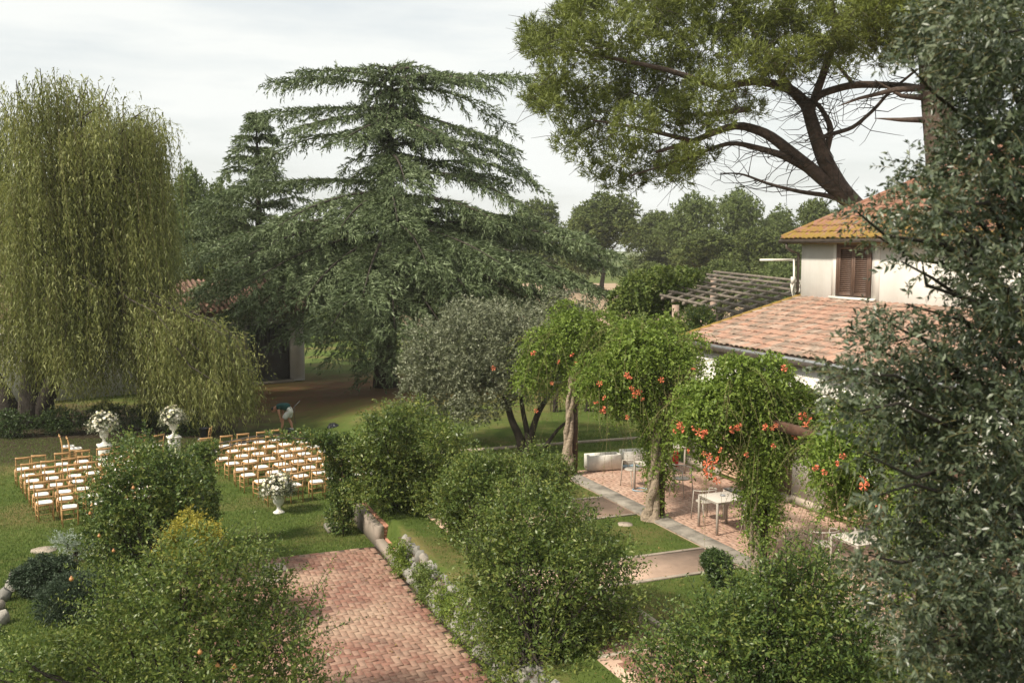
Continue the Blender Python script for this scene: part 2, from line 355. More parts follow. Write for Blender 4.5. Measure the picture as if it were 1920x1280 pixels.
# ------------------------------------------------------------------ ground, terrace, paths
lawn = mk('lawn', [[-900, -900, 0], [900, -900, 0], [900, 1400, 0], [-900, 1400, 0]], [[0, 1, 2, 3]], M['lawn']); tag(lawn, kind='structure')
fc = [at(1000, 540, 130), at(1330, 540, 130)]
fv = [(-16, 88, .03), (55, 80, .03), (75, 190, .03), (-20, 190, .03)]
tag(mk('field', fv, [[0, 1, 2, 3]], M['field']), kind='structure')
S_ = np.concatenate([np.linspace(-24, -1, 30), np.linspace(0, 24, 13)]); W_ = np.concatenate([np.linspace(-5.9, -1, 40), np.linspace(-.5, 30, 12)])
tv = []
for s in S_:
    dl = 0.06 if s >= -.2 else min(5.0, .2 + .7 * (-s))
    for w in W_:
        k = min(1, max(0, (w + 5.88) / dl)); k = k * k * (3 - 2 * k) if dl > .1 else k
        f = min(1, max(0, (s + 24) / 9)); f = f * f * (3 - 2 * f)
        tv.append(gp(s, w, -.06 + (TZ + .06) * k * f))
nW = len(W_); ii = np.arange(len(S_) - 1)[:, None] * nW; jj = np.arange(nW - 1)[None]
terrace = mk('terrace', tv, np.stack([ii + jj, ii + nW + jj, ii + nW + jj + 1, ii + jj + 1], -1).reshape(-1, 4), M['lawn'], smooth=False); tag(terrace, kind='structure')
AX = np.array([-U, V, Z])      # local x along s, y along w
def sheet(name, s0, s1, w0, w1, z, mat, th=.10):
    g = G(); g.box(gp((s0 + s1) / 2, (w0 + w1) / 2, z - th / 2), (s1 - s0, w1 - w0, th), AX); return g.build(name, mat)
def bricks(s0, s1, w0, w1, a=.115):
    out = []
    for i in range(int((s1 - s0) / a)):
        for j in range(int((w1 - w0) / a)):
            m = (i - j) % 4
            if m == 0 and i + 2 <= int((s1 - s0) / a): out.append((s0 + (i + 1) * a, w0 + (j + .5) * a, 0))
            elif m == 3 and j + 2 <= int((w1 - w0) / a): out.append((s0 + (i + .5) * a, w0 + (j + 1) * a, 1))
    return out
def brick_sheet(root, lst, z, mat, a=.115, name='brickwork'):
    g = G()
    for s, w, r in lst:
        h = RG.uniform(-.006, .006)
        sz = (2 * a - .012, a - .012, .05) if r == 0 else (a - .012, 2 * a - .012, .05)
        g.box(gp(s, w, z - .025 + h), sz, AX, .006)
    return tag(g.build(name, mat, root), kind='stuff')
# brick path on the lower level
pth = tag(sheet('brick_path', 2.25, 15, -10.6, -6.12, .012, M['mortar']), kind='structure')
PB = bricks(2.3, 14.9, -10.55, -6.14)
def vis_rank(b):
    p = gp(b[0], b[1]); x = 960 + p[0] / p[1] * F_PX; d = p[1]
    return d if (b[0] < 10.1 and x > 560) else 1000 + d
PB.sort(key=vis_rank)
bg_ = [G().box((0, 0, -.025), (.219 - k * .004, .104 - k * .003, .05), None, .006) for k in range(3)]
bm_ = [g.build('brick', M['brick']) for g in bg_]
ang = math.atan2(-U[1], -U[0])
for k, (s, w, r) in enumerate(PB[:300]):
    p = gp(s, w, .03 + RG.uniform(-.006, .007)); rz = ang + (math.pi / 2 if r else 0) + RG.normal() * .012
    if k < 3: o = bm_[k]; o.parent = pth; o.location = p; o.rotation_euler = (0, 0, rz)
    else: o = inst('brick', bm_[k % 3], pth, p, (RG.normal() * .012, RG.normal() * .012, rz))
brick_sheet(pth, PB[300:], .03, M['brick'])
for (px, py, sz) in ((512, 1068, .55), (505, 1090, .42)):
    p = on(px, py, 0); g = G(); g.box((0, 0, 0), (sz, sz, .03), None, .008); g.box((0, 0, .012), (sz * .55, .05, .016), None, .004); g.box((0, sz * .2, .012), (sz * .3, .04, .016), None, .004)
    o = g.build('manhole_cover', M['concrete']); o.location = (p[0], p[1], .047); o.rotation_euler = (0, 0, ang)
    tag(o, 'pale square concrete inspection cover set in the brick path, ' + ('larger one near the grass' if sz > .5 else 'smaller one beside the larger cover'), 'manhole cover')
# patio and terrace paving
pat = tag(sheet('patio', -.55, 22, .28, 3.85, TZ + .012, M['mortar']), kind='structure')
brick_sheet(pat, bricks(-.5, 20, .32, 3.78), TZ + .03, M['patiobrick'])
kerb = tag(sheet('kerb', -.5, 21, -.22, .27, TZ + .01, M['mortar']), kind='structure')
kg = G().box((0, 0, 0), (.985, .46, .09), None, .012).build('kerb_slab', M['kerb'], kerb)
for k in range(21):
    p = gp(k * 1.0, .025, TZ + .012 + RG.uniform(-.005, .006))
    o = kg if k == 0 else inst('kerb_slab', kg, kerb)
    o.location = p; o.rotation_euler = (0, 0, ang + RG.normal() * .006)
for n_, (s0, s1) in enumerate(((2.45, 4.1), (7.1, 8.35), (11.3, 12.6))):
    r = tag(sheet('garden_path', s0, s1, -4.9, -.24, TZ + .014, M['gravelpink']), kind='structure')
    for e in (s0 - .05, s1 + .05):
        g = G(); g.box(gp(e, -2.55, TZ), (.09, 4.6, .07), AX, .01); g.build('edging', M['concrete'], r)
sp = tag(sheet('side_path', 8.42, 15, -4.75, -3.4, TZ + .010, M['mortar']), kind='structure')
brick_sheet(sp, bricks(8.45, 14.9, -4.7, -3.45), TZ + .028, M['brick'])
g = G(); g.box(gp(11.7, -3.34, TZ + .02), (6.4, .1, .1), AX, .01); g.build('edging', M['concrete'], sp)
a_, b_ = on(955, 840, TZ), on(1215, 821, TZ); dd = nrm(b_ - a_); m_ = (a_ + b_) / 2
g = G(); g.box(m_ + Z * .02, (np.linalg.norm(b_ - a_) + 6, .1, .1), [dd, np.cross(Z, dd), Z], .01)
tag(g.build('lawn_edging', M['concrete']), kind='structure')
def slab(px, py, z, sx, sy, label):
    g = G(); a = np.linspace(0, 2 * math.pi, 11)[:-1]; r = RG.uniform(.85, 1.1, 10)
    top = np.stack([np.cos(a) * sx * r, np.sin(a) * sy * r, np.full(10, .035)], -1); bot = top * A(1.05, 1.05, 0)
    g.add(np.concatenate([top, bot, [[0, 0, .04]]]), [[i, i + 10, (i + 1) % 10 + 10, (i + 1) % 10] for i in range(10)], [[i, (i + 1) % 10, 20] for i in range(10)])
    o = g.build('stone_slab', M['concrete']); p = on(px, py, z); o.location = (p[0], p[1], z - .012); tag(o, label, 'slab')
slab(616, 790, 0, .42, .4, 'flat pale stone slab in the grass behind the black bag')
slab(84, 1031, 0, .30, .28, 'flat pale stone slab in the grass beside the silver plant')
slab(1172, 983, TZ, .18, .16, 'small pale stepping stone in the lawn by the vine-wrapped post')

# planter wall (rendered low wall with a brick end) and the dry stone wall
pw = empty('planter_wall', gp(1.2, -6.0), 'low rendered planter wall with a stepped end of red bricks', 'planter wall'); og = gp(1.2, -6.0)
g = G(); g.box(gp(1.15, -6.02, .24), (2.3, .2, .52), AX, .02); g.box(gp(2.95, -6.02, .09), (1.3, .2, .22), AX, .02)
g.build('wall', M['plasterpink'], pw, og)
g = G(); g.box(gp(2.15, -5.6, .22), (.2, .62, .5), AX); g.build('mortar_core', M['mortar'], pw, og)
bk = None
def child_box(name, c, size, mat, parent, org, ch=.006):
    g = G(); g.box(c, size, AX, ch); return g.build(name, mat, parent, org)
for r in range(4):
    for c in range(3):
        w0 = -5.93 + c * .245 - (.12 if r % 2 else 0); w1 = w0 + .232; w0 = max(w0, -5.93); w1 = min(w1, -5.28)
        if w1 - w0 > .04: child_box('brick', gp(2.255, (w0 + w1) / 2, .20 + r * .075), (.03, w1 - w0, .062), M['redbrick'], pw, og, .004)
for c in range(5):
    child_box('brick', gp(2.45 + c * .25, -5.78, .16), (.238, .25, .09), M['redbrick'], pw, og)
for c in range(9):
    child_box('brick', gp(.15 + c * .25, -5.80, .45), (.238, .21, .08), M['redbrick'], pw, og)
tag(mk('planter_soil', [gp(-.2, -5.7, .42), gp(2.1, -5.7, .42), gp(2.1, -4.2, .67), gp(-.2, -4.2, .67)], [[0, 1, 2, 3]], M['soil']), kind='structure')
rocks = []
for k in range(7):
    bm = bmesh.new(); bmesh.ops.create_icosphere(bm, subdivisions=2, radius=1)
    sh = A(*RG.uniform(.8, 1.2, 3)); off = RG.uniform(0, 9, 3); cut = rdir(9); cd = RG.uniform(.55, .85, 9)
    for v in bm.verts:
        p = np.array(v.co)
        for c, d in zip(cut, cd):
            e = p @ c
            if e > d: p = p - c * (e - d) * .85
        p = p * (1 + .06 * math.sin(p[0] * 5 + off[0]) * math.sin(p[1] * 4 + off[1])) * sh
        v.co = p
    me = bpy.data.meshes.new('stone'); bm.to_mesh(me); bm.free(); me.materials.append(M['rock'])
    for p in me.polygons: p.use_smooth = True
    try: me.set_sharp_from_angle(angle=math.radians(38))
    except Exception: pass
    rocks.append(me)
sw_ = empty('stone_wall', gp(7.5, -5.85), 'low dry wall of grey field stones retaining the terrace beside the brick path', 'stone wall'); og = gp(7.5, -5.85)
g = G(); g.box(gp(8.2, -5.78, .26), (9.6, .2, .52), AX); g.build('earth_core', M['soil'], sw_, og)
for row in range(3):
    s = 3.4 + RG.uniform(0, .2)
    while s < 12.8:
        r = RG.uniform(.13, .235) * (1 - .08 * row)
        zc = .1 + row * .2 + RG.uniform(-.03, .04)
        o = inst('stone', rocks[int(RG.integers(7))], sw_, gp(s + r * .9, -6.0 + row * .09 + RG.normal() * .025, zc) - og, RG.uniform(0, 6.3, 3), (r * RG.uniform(.95, 1.3), r * RG.uniform(.8, 1.05), r * RG.uniform(.7, .95)))
        s += r * 1.75
se = empty('stone_edging', on(10, 1140), 'short row of rough grey stones edging the planting bed by the rosemary', 'stones'); og = on(10, 1140)
for px, py, r in ((-14, 1190, .2), (2, 1170, .2), (-4, 1145, .17), (8, 1125, .17), (22, 1108, .2), (30, 1085, .16), (-20, 1150, .2)):
    inst('stone', rocks[int(RG.integers(7))], se, on(px, py) - og + Z * r * .5, RG.uniform(0, 6, 3), (r, r * .9, r * .8))

# ------------------------------------------------------------------ house
hb = gp(3, 6); house = empty('house', hb, 'white plastered house with terracotta roofs and a brown shuttered upper window', 'house')
C0 = at(1276, 634, 29.3); tanL = 1.1 / 4.2
sC, wC = float(-(C0 - O0)[:2] @ U[:2]), float((C0 - O0)[:2] @ V[:2]); eZ = C0[2]
WW = 3.95                         # wall face (w)
# lower walls: white piers and brick panels
def hbox(name, s0, s1, w0, w1, z0, z1, mat, ch=0.0, parent=None):
    g = G(); g.box(gp((s0 + s1) / 2, (w0 + w1) / 2, (z0 + z1) / 2), (s1 - s0, w1 - w0, z1 - z0), AX, ch); return g.build(name, mat, parent or house, hb)
top = eZ - .05
hbox('wall', -.3, 15, WW + .12, WW + .4, TZ - .1, top - .12, M['plaster'])
hbox('end_wall', -.3, -.05, WW + .4, wC + 8, TZ - .1, top - .12, M['plaster'])
piers = [(-.3, 1.35), (4.55, 5.75), (9.4, 10.4)]
for p0, p1 in piers:
    hbox('pier', p0, p1, WW - .02, WW + .119, TZ + .18, top - .13, M['plaster']); hbox('plinth', p0 - .005, p1 + .005, WW - .035, WW + .118, TZ - .05, TZ + .179, M['concrete'])
def brick_panel(s0, s1, z0, z1):
    g = G(); n = int((z1 - z0) / .075)
    for r in range(n):
        s = s0 - (.13 if r % 2 else 0)
        while s < s1:
            a, b = max(s, s0), min(s + .25, s1)
            if b - a > .04: g.box(gp((a + b) / 2, WW + .085, z0 + (r + .5) * .075), (b - a - .012, .068, .062), AX)
            s += .262
    tag(g.build('brick_panel', M['wallbrick'], house, hb), kind='stuff')
brick_panel(1.36, 3.5, TZ + .02, 2.9); brick_panel(5.76, 9.39, TZ + .02, 1.75); brick_panel(10.41, 14, TZ + .02, 1.75)
hbox('doorway', 3.5, 4.54, WW + .07, WW + .121, TZ, 2.85, M['shutter']); hbox('door_step', 3.4, 4.6, WW - .22, WW + .12, TZ, TZ + .12, M['concrete'], .01)
for s0, s1 in ((6.2, 8.9), (10.9, 13.5)):
    w_ = hbox('window', s0, s1, WW + .06, WW + .121, 1.86, 2.95, M['glass'])
    hbox('window_sill', s0 - .4, s1 + .4, WW - .05, WW + .119, 1.755, 1.84, M['stonewhite'], .01)
    for k in range(3): hbox('window_bar', s0 + k * (s1 - s0 - .06) / 2, s0 + k * (s1 - s0 - .06) / 2 + .06, WW + .03, WW + .059, 1.86, 2.95, M['shutter'])
# lower roof
sl = nrm(V + Z * tanL); nL = np.cross(-U, sl); nL = nL if nL[2] > 0 else -nL
def roof_slab(name, mat, base, s0, s1, up_len, th, parent):
    g = G(); c = base + (-U) * (s0 + s1) / 2 + sl * up_len / 2 - nL * (th / 2 + .02); g.box(c, (s1 - s0, up_len, th), [-U, sl, nL]); return g.build(name, mat, parent, hb)
lr = roof_slab('lower_roof', M['tile'], C0, 0, 15, 4.55, .10, house)
def tile_mesh(name, pitch, ln, mat, h=.06):
    g = G(); n = 7; a = np.linspace(0, math.pi, n); P = []
    for y, k in ((0, 1.0), (ln, .86)):
        for off in (0, -.03):
            P += [[-math.cos(t) * (pitch * .52 * k), y, math.sin(t) * h * k + off + (.040 if y == 0 else 0)] for t in a]
    q = []
    for i in range(n - 1):
        q += [[i, i + 1, 2 * n + i + 1, 2 * n + i], [n + i, i + n, n + i, n + i]][:1]
        q += [[n + i, n + i + 1, i + 1, i]]
    return G().add(P, q).build(name, mat)
def lay_tiles(base, upv, nv, cols, rows, pitch, rowp, src, parent, limit, inside, mat):
    R = Matrix([[(-U)[i], upv[i], nv[i]] for i in range(3)]); eul = R.to_euler(); cnt = 0; g = G()
    base_v = np.empty(len(src.data.vertices) * 3); src.data.vertices.foreach_get('co', base_v); base_v = base_v.reshape(-1, 3)
    fq = np.array([list(p.vertices) for p in src.data.polygons]); Rm = np.array(R)
    used = False
    for c in range(cols):
        for r in range(rows):
            if not inside((c + .5) * pitch, r * rowp): continue
            p = base - U * ((c + .5) * pitch + RG.normal() * .008) + upv * (r * rowp - .05 + RG.normal() * .012) + nv * (.006 + abs(RG.normal()) * .006)
            if cnt < limit:
                o = src if not used else inst('roof_tile', src)
                used = True; o.parent = parent; o.location = p - hb; o.rotation_euler = R.to_euler()
                o.rotation_euler.rotate_axis('Z', RG.normal() * .02)
            else: g.add(base_v @ Rm.T + p - hb, fq)
            cnt += 1
    if g.n: tag(mk('roof_tiling', np.concatenate(g.v), np.concatenate(g.q), mat, parent), kind='stuff')
t1 = tile_mesh('roof_tile', .235, .43, M['tile'])
lay_tiles(C0, sl, nL, 62, 12, .235, .375, t1, lr, 300, lambda s, w: True, M['tile'])
g = G(); g.tube([C0 - U * s - Z * .07 - V * .07 for s in (0, 5, 10, 15)], .065, 8); g.build('gutter', M['greymetal'], house, hb)
hbox('eave_board', -.25, 15, WW - .25, WW - .19, top - .16, top - .02, M['gutter'])
g = G()      # verge tiles over the far edge
for r in range(12):
    p0 = C0 + sl * (r * .375) + nL * .04; g.tube([p0, p0 + sl * .43 + nL * .01], [.085, .07], 8)
g.build('verge_tiles', M['mosstile'], lr, hb)
# upper storey
wT = wC + 4.25; sT = sC + .05; tw = gp(sT, wT); uTop = 7.2
hbox('upper_wall', sT, sT + 13, wT, wT + .3, 4.6, uTop, M['plaster']); hbox('upper_end_wall', sT, sT + .3, wT + .3, wT + 9, 4.6, uTop, M['plaster'])
hbox('wall_band', sT + 1.42, sT + 1.62, wT - .015, wT, 5.42, uTop, M['plaster']); hbox('wall_band', sT + 3.12, sT + 3.4, wT - .015, wT, 5.42, uTop, M['plaster'])
sh = hbox('shutter_window', sT + 1.70, sT + 3.05, wT - .012, wT, 5.55, 7.06, M['shutter'])
for a, b in ((1.66, 1.74), (3.01, 3.09)): hbox('frame', sT + a, sT + b, wT - .06, wT - .013, 5.55, 7.1, M['shutter'], .005, sh)
hbox('frame', sT + 1.745, sT + 3.005, wT - .06, wT - .013, 7.02, 7.1, M['shutter'], .005, sh); hbox('window_sill', sT + 1.45, sT + 3.3, wT - .14, wT, 5.47, 5.545, M['stonewhite'], .01)
for q in range(2):
    a0 = sT + 1.75 + q * .63; a1 = a0 + .62
    for a, b, c, d in ((a0, a0 + .07, 5.57, 7.0), (a1 - .07, a1, 5.57, 7.0), (a0 + .071, a1 - .071, 5.57, 5.66), (a0 + .071, a1 - .071, 6.92, 7.0)): hbox('stile', a, b, wT - .055, wT - .013, c, d, M['shutter'], .004, sh)
    for k in range(22):
        g = G(); t_ = math.radians(38); zc = 5.69 + k * .0565
        g.box(gp((a0 + a1) / 2, wT - .034, zc), (a1 - a0 - .142, .045, .010), [-U, V * math.cos(t_) + Z * math.sin(t_), -V * math.sin(t_) + Z * math.cos(t_)]); g.build('slat', M['shutter'], sh, hb)
for o in list(house.children):
    pass
# hip roof
oh = .42; tanU = .62; E0 = gp(sT - oh, wT - oh, uTop + .02); su = nrm(V + Z * tanU); nU = nrm(np.cross(-U, su)); nU = nU if nU[2] > 0 else -nU
run = 5.2
def hp(ds, dw): return E0 - U * ds + V * dw + Z * (min(ds, dw) * tanU)
a0, b0 = hp(0, 0), hp(13.5, 0); ap, bp = hp(run, run), hp(13.5, run); c0, cp = hp(0, 10.4), hp(5.2, 5.2)
ur = mk('upper_roof', [a0, b0, bp, ap, c0, a0 - Z * .14, b0 - Z * .14, c0 - Z * .14], [np.array([[0, 1, 2, 3], [5, 6, 1, 0], [7, 5, 0, 4]]), np.array([[4, 0, 3], [5, 7, 6]])], M['mosstile'], house, hb)
t2 = tile_mesh('roof_tile', .21, .40, M['mosstile'])
lay_tiles(E0, su, nU, 60, 17, .21, .355, t2, ur, 260, lambda s, w: s > w / math.sqrt(1 + tanU ** 2) + .08 and w < 6.1, M['mosstile'])
g = G()
for k in range(19):
    p0 = hp(k * .28, k * .28) + Z * .05; p1 = hp(k * .28 + .33, k * .28 + .33) + Z * .06; g.tube([p0, p1], [.10, .08], 8)
g.build('hip_tiles', M['mosstile'], ur, hb)
g = G(); g.tube([E0 - U * s - V * .05 - Z * .06 for s in (-.04, 6, 13)], .06, 8); g.build('gutter', M['gutter'], house, hb)
q0 = E0 - U * .22 - Z * .1
g = G(); g.tube([q0, q0 - Z * .16, q0 - Z * .26 + V * .12 - U * .1, gp(sT - .06, wT - .07, uTop - .42), gp(sT - .06, wT - .07, uTop - 1.9)], .042, 8); g.build('downpipe', M['gutter'], house, hb)
# aerial mast fixed on the far corner
ar = empty('aerial_mast', at(1494, 555, 31.2), 'white aerial mast with a horizontal arm and looped cables beside the upper wall', 'aerial'); og = at(1494, 555, 31.2)
g = G(); g.tube([at(1489, 565, 31.2), at(1489, 486, 31.2)], .035, 8); g.build('mast', M['stonewhite'], ar, og)
g = G(); g.tube([at(1425, 487.5, 31.0), at(1500, 487, 31.3)], .04, 6); g.build('arm', M['stonewhite'], ar, og)
for k in range(5):
    t = np.linspace(0, 2 * math.pi, 15); g = G()
    c = at(1487 + k * 2, 534 + k * 3, 31.15); rr = .14 + .05 * k
    g.tube(np.array([c + A(math.cos(x) * rr * .55, -.02 * k, math.sin(x) * rr) for x in t]), .012, 4); g.build('cable', M['stonewhite'], ar, og)
g = G(); g.box(at(1487, 525, 31.1), (.13, .08, .2)); g.build('junction_box', M['stonewhite'], ar, og)

# ------------------------------------------------------------------ outbuilding behind the cedar
cb = on(568, 711, 0); dB = nrm(A(.8, .6, 0)); nB = A(.6, -.8, 0); AXB = np.array([dB, np.cross(Z, dB), Z])
ob = empty('outbuilding', cb, 'long low white outbuilding with tiled roof and grey doors behind the cedar', 'building')
def bbox(name, t0, t1, n0, n1, z0, z1, mat, ch=0, parent=None):     # t along front (0 at right corner, positive to the left), n outwards
    g = G(); g.box(cb - dB * (t0 + t1) / 2 + nB * (n0 + n1) / 2 + Z * (z0 + z1) / 2, (t1 - t0, n1 - n0, z1 - z0), AXB, ch); return g.build(name, mat, parent or ob, cb)
bbox('wall', 0, 22, -6, -.02, 0, 3.9, M['plaster']); bbox('pillar', .0, .75, -.02, .25, 0, 3.6, M['plaster'])
d1 = bbox('door', .76, 3.0, -.02, .04, .1, 3.0, M['doorgrey'])
for k in range(10): bbox('door_slat', .85 + k * .215, .93 + k * .215, .04, .065, 1.5, 2.95, M['greymetal'] if k == 99 else M['doorgrey'], 0, d1)
bbox('threshold', .76, 3.2, .04, .5, 0, .1, M['concrete'])
p = lambda t, n, z: cb - dB * t + nB * n + Z * z
rf = mk('roof', [p(-.5, .7, 3.75), p(22.5, .7, 3.75), p(22.5, -3, 5.2), p(-.5, -3, 5.2), p(-.5, -6.7, 3.75), p(22.5, -6.7, 3.75), p(-.5, .7, 3.6), p(22.5, .7, 3.6), p(-.5, -6.7, 3.6), p(22.5, -6.7, 3.6)],
        [[0, 1, 2, 3], [3, 2, 5, 4], [6, 7, 1, 0], [6, 0, 3, 8], [8, 3, 4, 9]][:4], M['oldtile'], ob, cb)
g = G(); upB = nrm(p(0, -3, 5.2) - p(0, .7, 3.75))
for c in range(76):
    b0 = p(-.4 + c * .3, .7, 3.79); g.tube([b0, b0 + upB * 3.95], [.1, .1], 5)
tag(g.build('roof_tiling', M['oldtile'], rf, cb), kind='stuff')

# ------------------------------------------------------------------ weathered pergola behind the house
K00, K01 = at(1238, 553, 40.0), at(1404, 591, 34.0); K10, K11 = at(1338, 509, 47.0), at(1560, 533, 40.0)
pg = empty('slatted_pergola', (K00 + K11) / 2 * A(1, 1, 0), 'weathered grey timber pergola roof of open crossed rafters behind the tiled house', 'pergola'); og = (K00 + K11) / 2 * A(1, 1, 0)
nrl = 8
for k in range(nrl):
    t = k / (nrl - 1); a = K00 + (K10 - K00) * t; b = K01 + (K11 - K01) * t
    dr = nrm(b - a); g = G(); sd_ = nrm(np.cross(Z, dr)); g.box((a + b) / 2, (np.linalg.norm(b - a), .07, .10), [dr, sd_, np.cross(dr, sd_)]); g.build('rail', M['greywood'], pg, og)
for k in range(8):
    t = .04 + .94 * k / 7; a = K00 + (K01 - K00) * t - Z * .10; b = K10 + (K11 - K10) * t - Z * .10
    dr = nrm(b - a); g = G(); sd_ = nrm(np.cross(Z, dr)); g.box((a + b) / 2, (np.linalg.norm(b - a) + .3, .10, .12), [dr, sd_, np.cross(dr, sd_)]); g.build('rafter', M['greywood'], pg, og)
for a in (K00 * .8 + K01 * .2, K00 * .35 + K01 * .65, K01, K10, K11):
    g = G(); g.tube([A(a[0], a[1], 0), a - Z * .25], .14, 10); g.build('post', M['blockwall'], pg, og)
wl0, wl1 = at(1255, 585, 47), at(1420, 600, 44)
g = G(); dw = nrm((wl1 - wl0) * A(1, 1, 0)); g.box((wl0 + wl1) / 2 * A(1, 1, 0) + Z * 1.8, (9, .25, 3.6), [dw, np.cross(Z, dw), Z], .02)
tag(g.build('yard_wall', M['blockwall']), 'faded pink rendered yard wall under the timber pergola', 'wall')

# ------------------------------------------------------------------ vegetation
def curve(p0, p1, bend=0.0, n=7, wob=0.0, side=None):
    t = np.linspace(0, 1, n)[:, None]; c = p0 + (p1 - p0) * t + Z * bend * (4 * t * (1 - t))
    if wob: c[1:-1] += RG.normal(size=(n - 2, 3)) * wob
    return c
def px_blobs(lst, d, jd=0.0):
    out = []
    for b in lst:
        dd_ = d + (b[3] if len(b) > 3 else 0) + RG.uniform(-jd, jd); c = at(b[0], b[1], dd_); out.append((c[0], c[1], c[2], max(b[2] * dd_ / F_PX - .10, b[2] * dd_ / F_PX * .72)))
    return out

# --- weeping willow
def willow():
    org = A(WIL[0], WIL[1], 0)
    root = empty('willow_tree', org, 'tall weeping willow with long yellow green hanging strands behind the altar chairs', 'tree')
    tr = G(); g = G(); st = G()
    tr.tube(curve(org, org + A(.6, .3, 5.5), 0, 8, .08), np.linspace(.55, .36, 8), 10)
    top = org + A(.6, .3, 5.3)
    for dx, dy, z in ((-3.2, .6, 4.5), (2.6, -1, 4.2), (-1, 2, 6)): tr.tube(curve(org + A(.2 * dx, .1 * dy, .3), org + A(dx, dy, z), .3, 7, .1), np.linspace(.36, .2, 7), 8)
    D0 = WIL[1]
    # (pixel of the bunch top, depth offset, hang length m, bunch radius m)
    bun = []
    for px, py, hl in ((75, 128, 5), (120, 140, 5), (30, 150, 5), (165, 150, 4.5), (205, 160, 3.5), (-10, 175, 5), (240, 205, 3.6), (275, 205, 3.0), (300, 222, 2.4), (150, 175, 5), (95, 190, 5), (40, 205, 5),
                       (190, 230, 5), (245, 250, 5), (285, 265, 4.5), (310, 300, 3.6), (130, 245, 6), (60, 260, 6), (0, 255, 6), (215, 300, 6), (270, 320, 6), (300, 345, 5), (160, 310, 6), (90, 330, 6), (20, 340, 6),
                       (240, 375, 6), (295, 400, 5), (185, 400, 6), (120, 410, 6), (50, 420, 6), (-10, 430, 6), (260, 455, 5.2), (150, 440, 5.5), (215, 480, 4.6), (90, 500, 4.6), (30, 520, 4.2), (310, 480, 4.0), (180, 540, 3.6), (240, 560, 3.5)):
        bun.append((px, py, RG.uniform(-3.8, .5), hl, .75))
    for px, py, hl in ((335, 590, 3.5), (365, 605, 3.8), (395, 615, 4.0), (425, 630, 3.8), (450, 640, 3.4), (468, 668, 2.8), (345, 650, 3.0), (385, 665, 3.2), (430, 690, 2.6), (318, 620, 3.6), (300, 640, 3.3), (478, 700, 2.1), (410, 720, 2.0)):
        bun.append((px, py, RG.uniform(-4.5, -2.0), hl, .5)); bun.append((px - 8, py + 14, RG.uniform(-2.5, 0), hl, .55))
    for px, py, hl in ((210, 600, 3.4), (150, 600, 3.2), (250, 620, 3.0), (90, 600, 3.0), (30, 610, 2.8), (280, 560, 3.6), (185, 640, 2.6), (-20, 560, 3), (20, 640, 2.4), (70, 640, 2.2), (120, 650, 2.4), (-10, 650, 2.2), (45, 600, 2.6), (100, 620, 2.4), (150, 660, 2.2)): bun.append((px, py, RG.uniform(-4, -1), hl, .7))
    for px, py, hl in ((305, 240, 4), (285, 235, 4.5), (312, 330, 4.5), (260, 215, 4.5), (318, 390, 4.5), (300, 300, 5), (270, 280, 5), (315, 440, 4.5), (235, 330, 5.5), (290, 500, 4.5), (325, 530, 4), (305, 570, 4)): bun.append((px, py, RG.uniform(-2.5, 1.5), hl, .6))
    for k in range(30):     # far side and interior
        bun.append((RG.uniform(-60, 300), RG.uniform(190, 480), RG.uniform(.5, 5.5), RG.uniform(3, 6), .85))
    for px, py, dd_, hl, br in bun:
        c = at(px, py, D0 + dd_)
        C = curve(top + RG.normal(size=3) * .3 + A(0, 0, min(0, c[2] - top[2] - 1)) * .5, c, 1.0, 9, .1)
        tr.tube(C, np.linspace(.10, .012, 9), 5, False)
        n = 74; tq = RG.uniform(.62, 1, n) ** .5
        base = np.stack([np.interp(tq, np.linspace(0, 1, 9), C[:, k]) for k in range(3)], -1)
        B = base + np.stack([RG.normal(0, br * .42, n), RG.normal(0, br * .42, n), RG.uniform(-.35, .2, n)], -1)
        out = nrm((B - top) * A(1, 1, 0)); Dn = nrm(out * RG.uniform(.0, .2, (n, 1)) + A(0, 0, -1) + RG.normal(size=(n, 3)) * .05)
        L = hl * RG.uniform(.4, 1.0, n); L = np.minimum(L, np.maximum(.6, B[:, 2] - RG.uniform(.3, 1.1, n)))
        K = int(max(12, hl * 5.6))
        shoot_geo(g, B, Dn, L, K, .19, .044, droop=0.02, spread=.34, taper=.1, t0=.01, jit=.03, tri=True)
        m = 18
        Da = nrm(out[:m] + A(0, 0, .6) + RG.normal(size=(m, 3)) * .35)
        shoot_geo(g, B[:m], Da, .9, 10, .17, .040, droop=1.1, spread=.45, t0=.05, tri=True)
        stems(st, B[::5], Dn[::5], L[::5], .02, .011, 3)
    tr.build('trunk', M['bark'], root, org, True); st.build('twigs', M['stem'], root, org); g.build('crown', M['willow'], root, org)
willow()

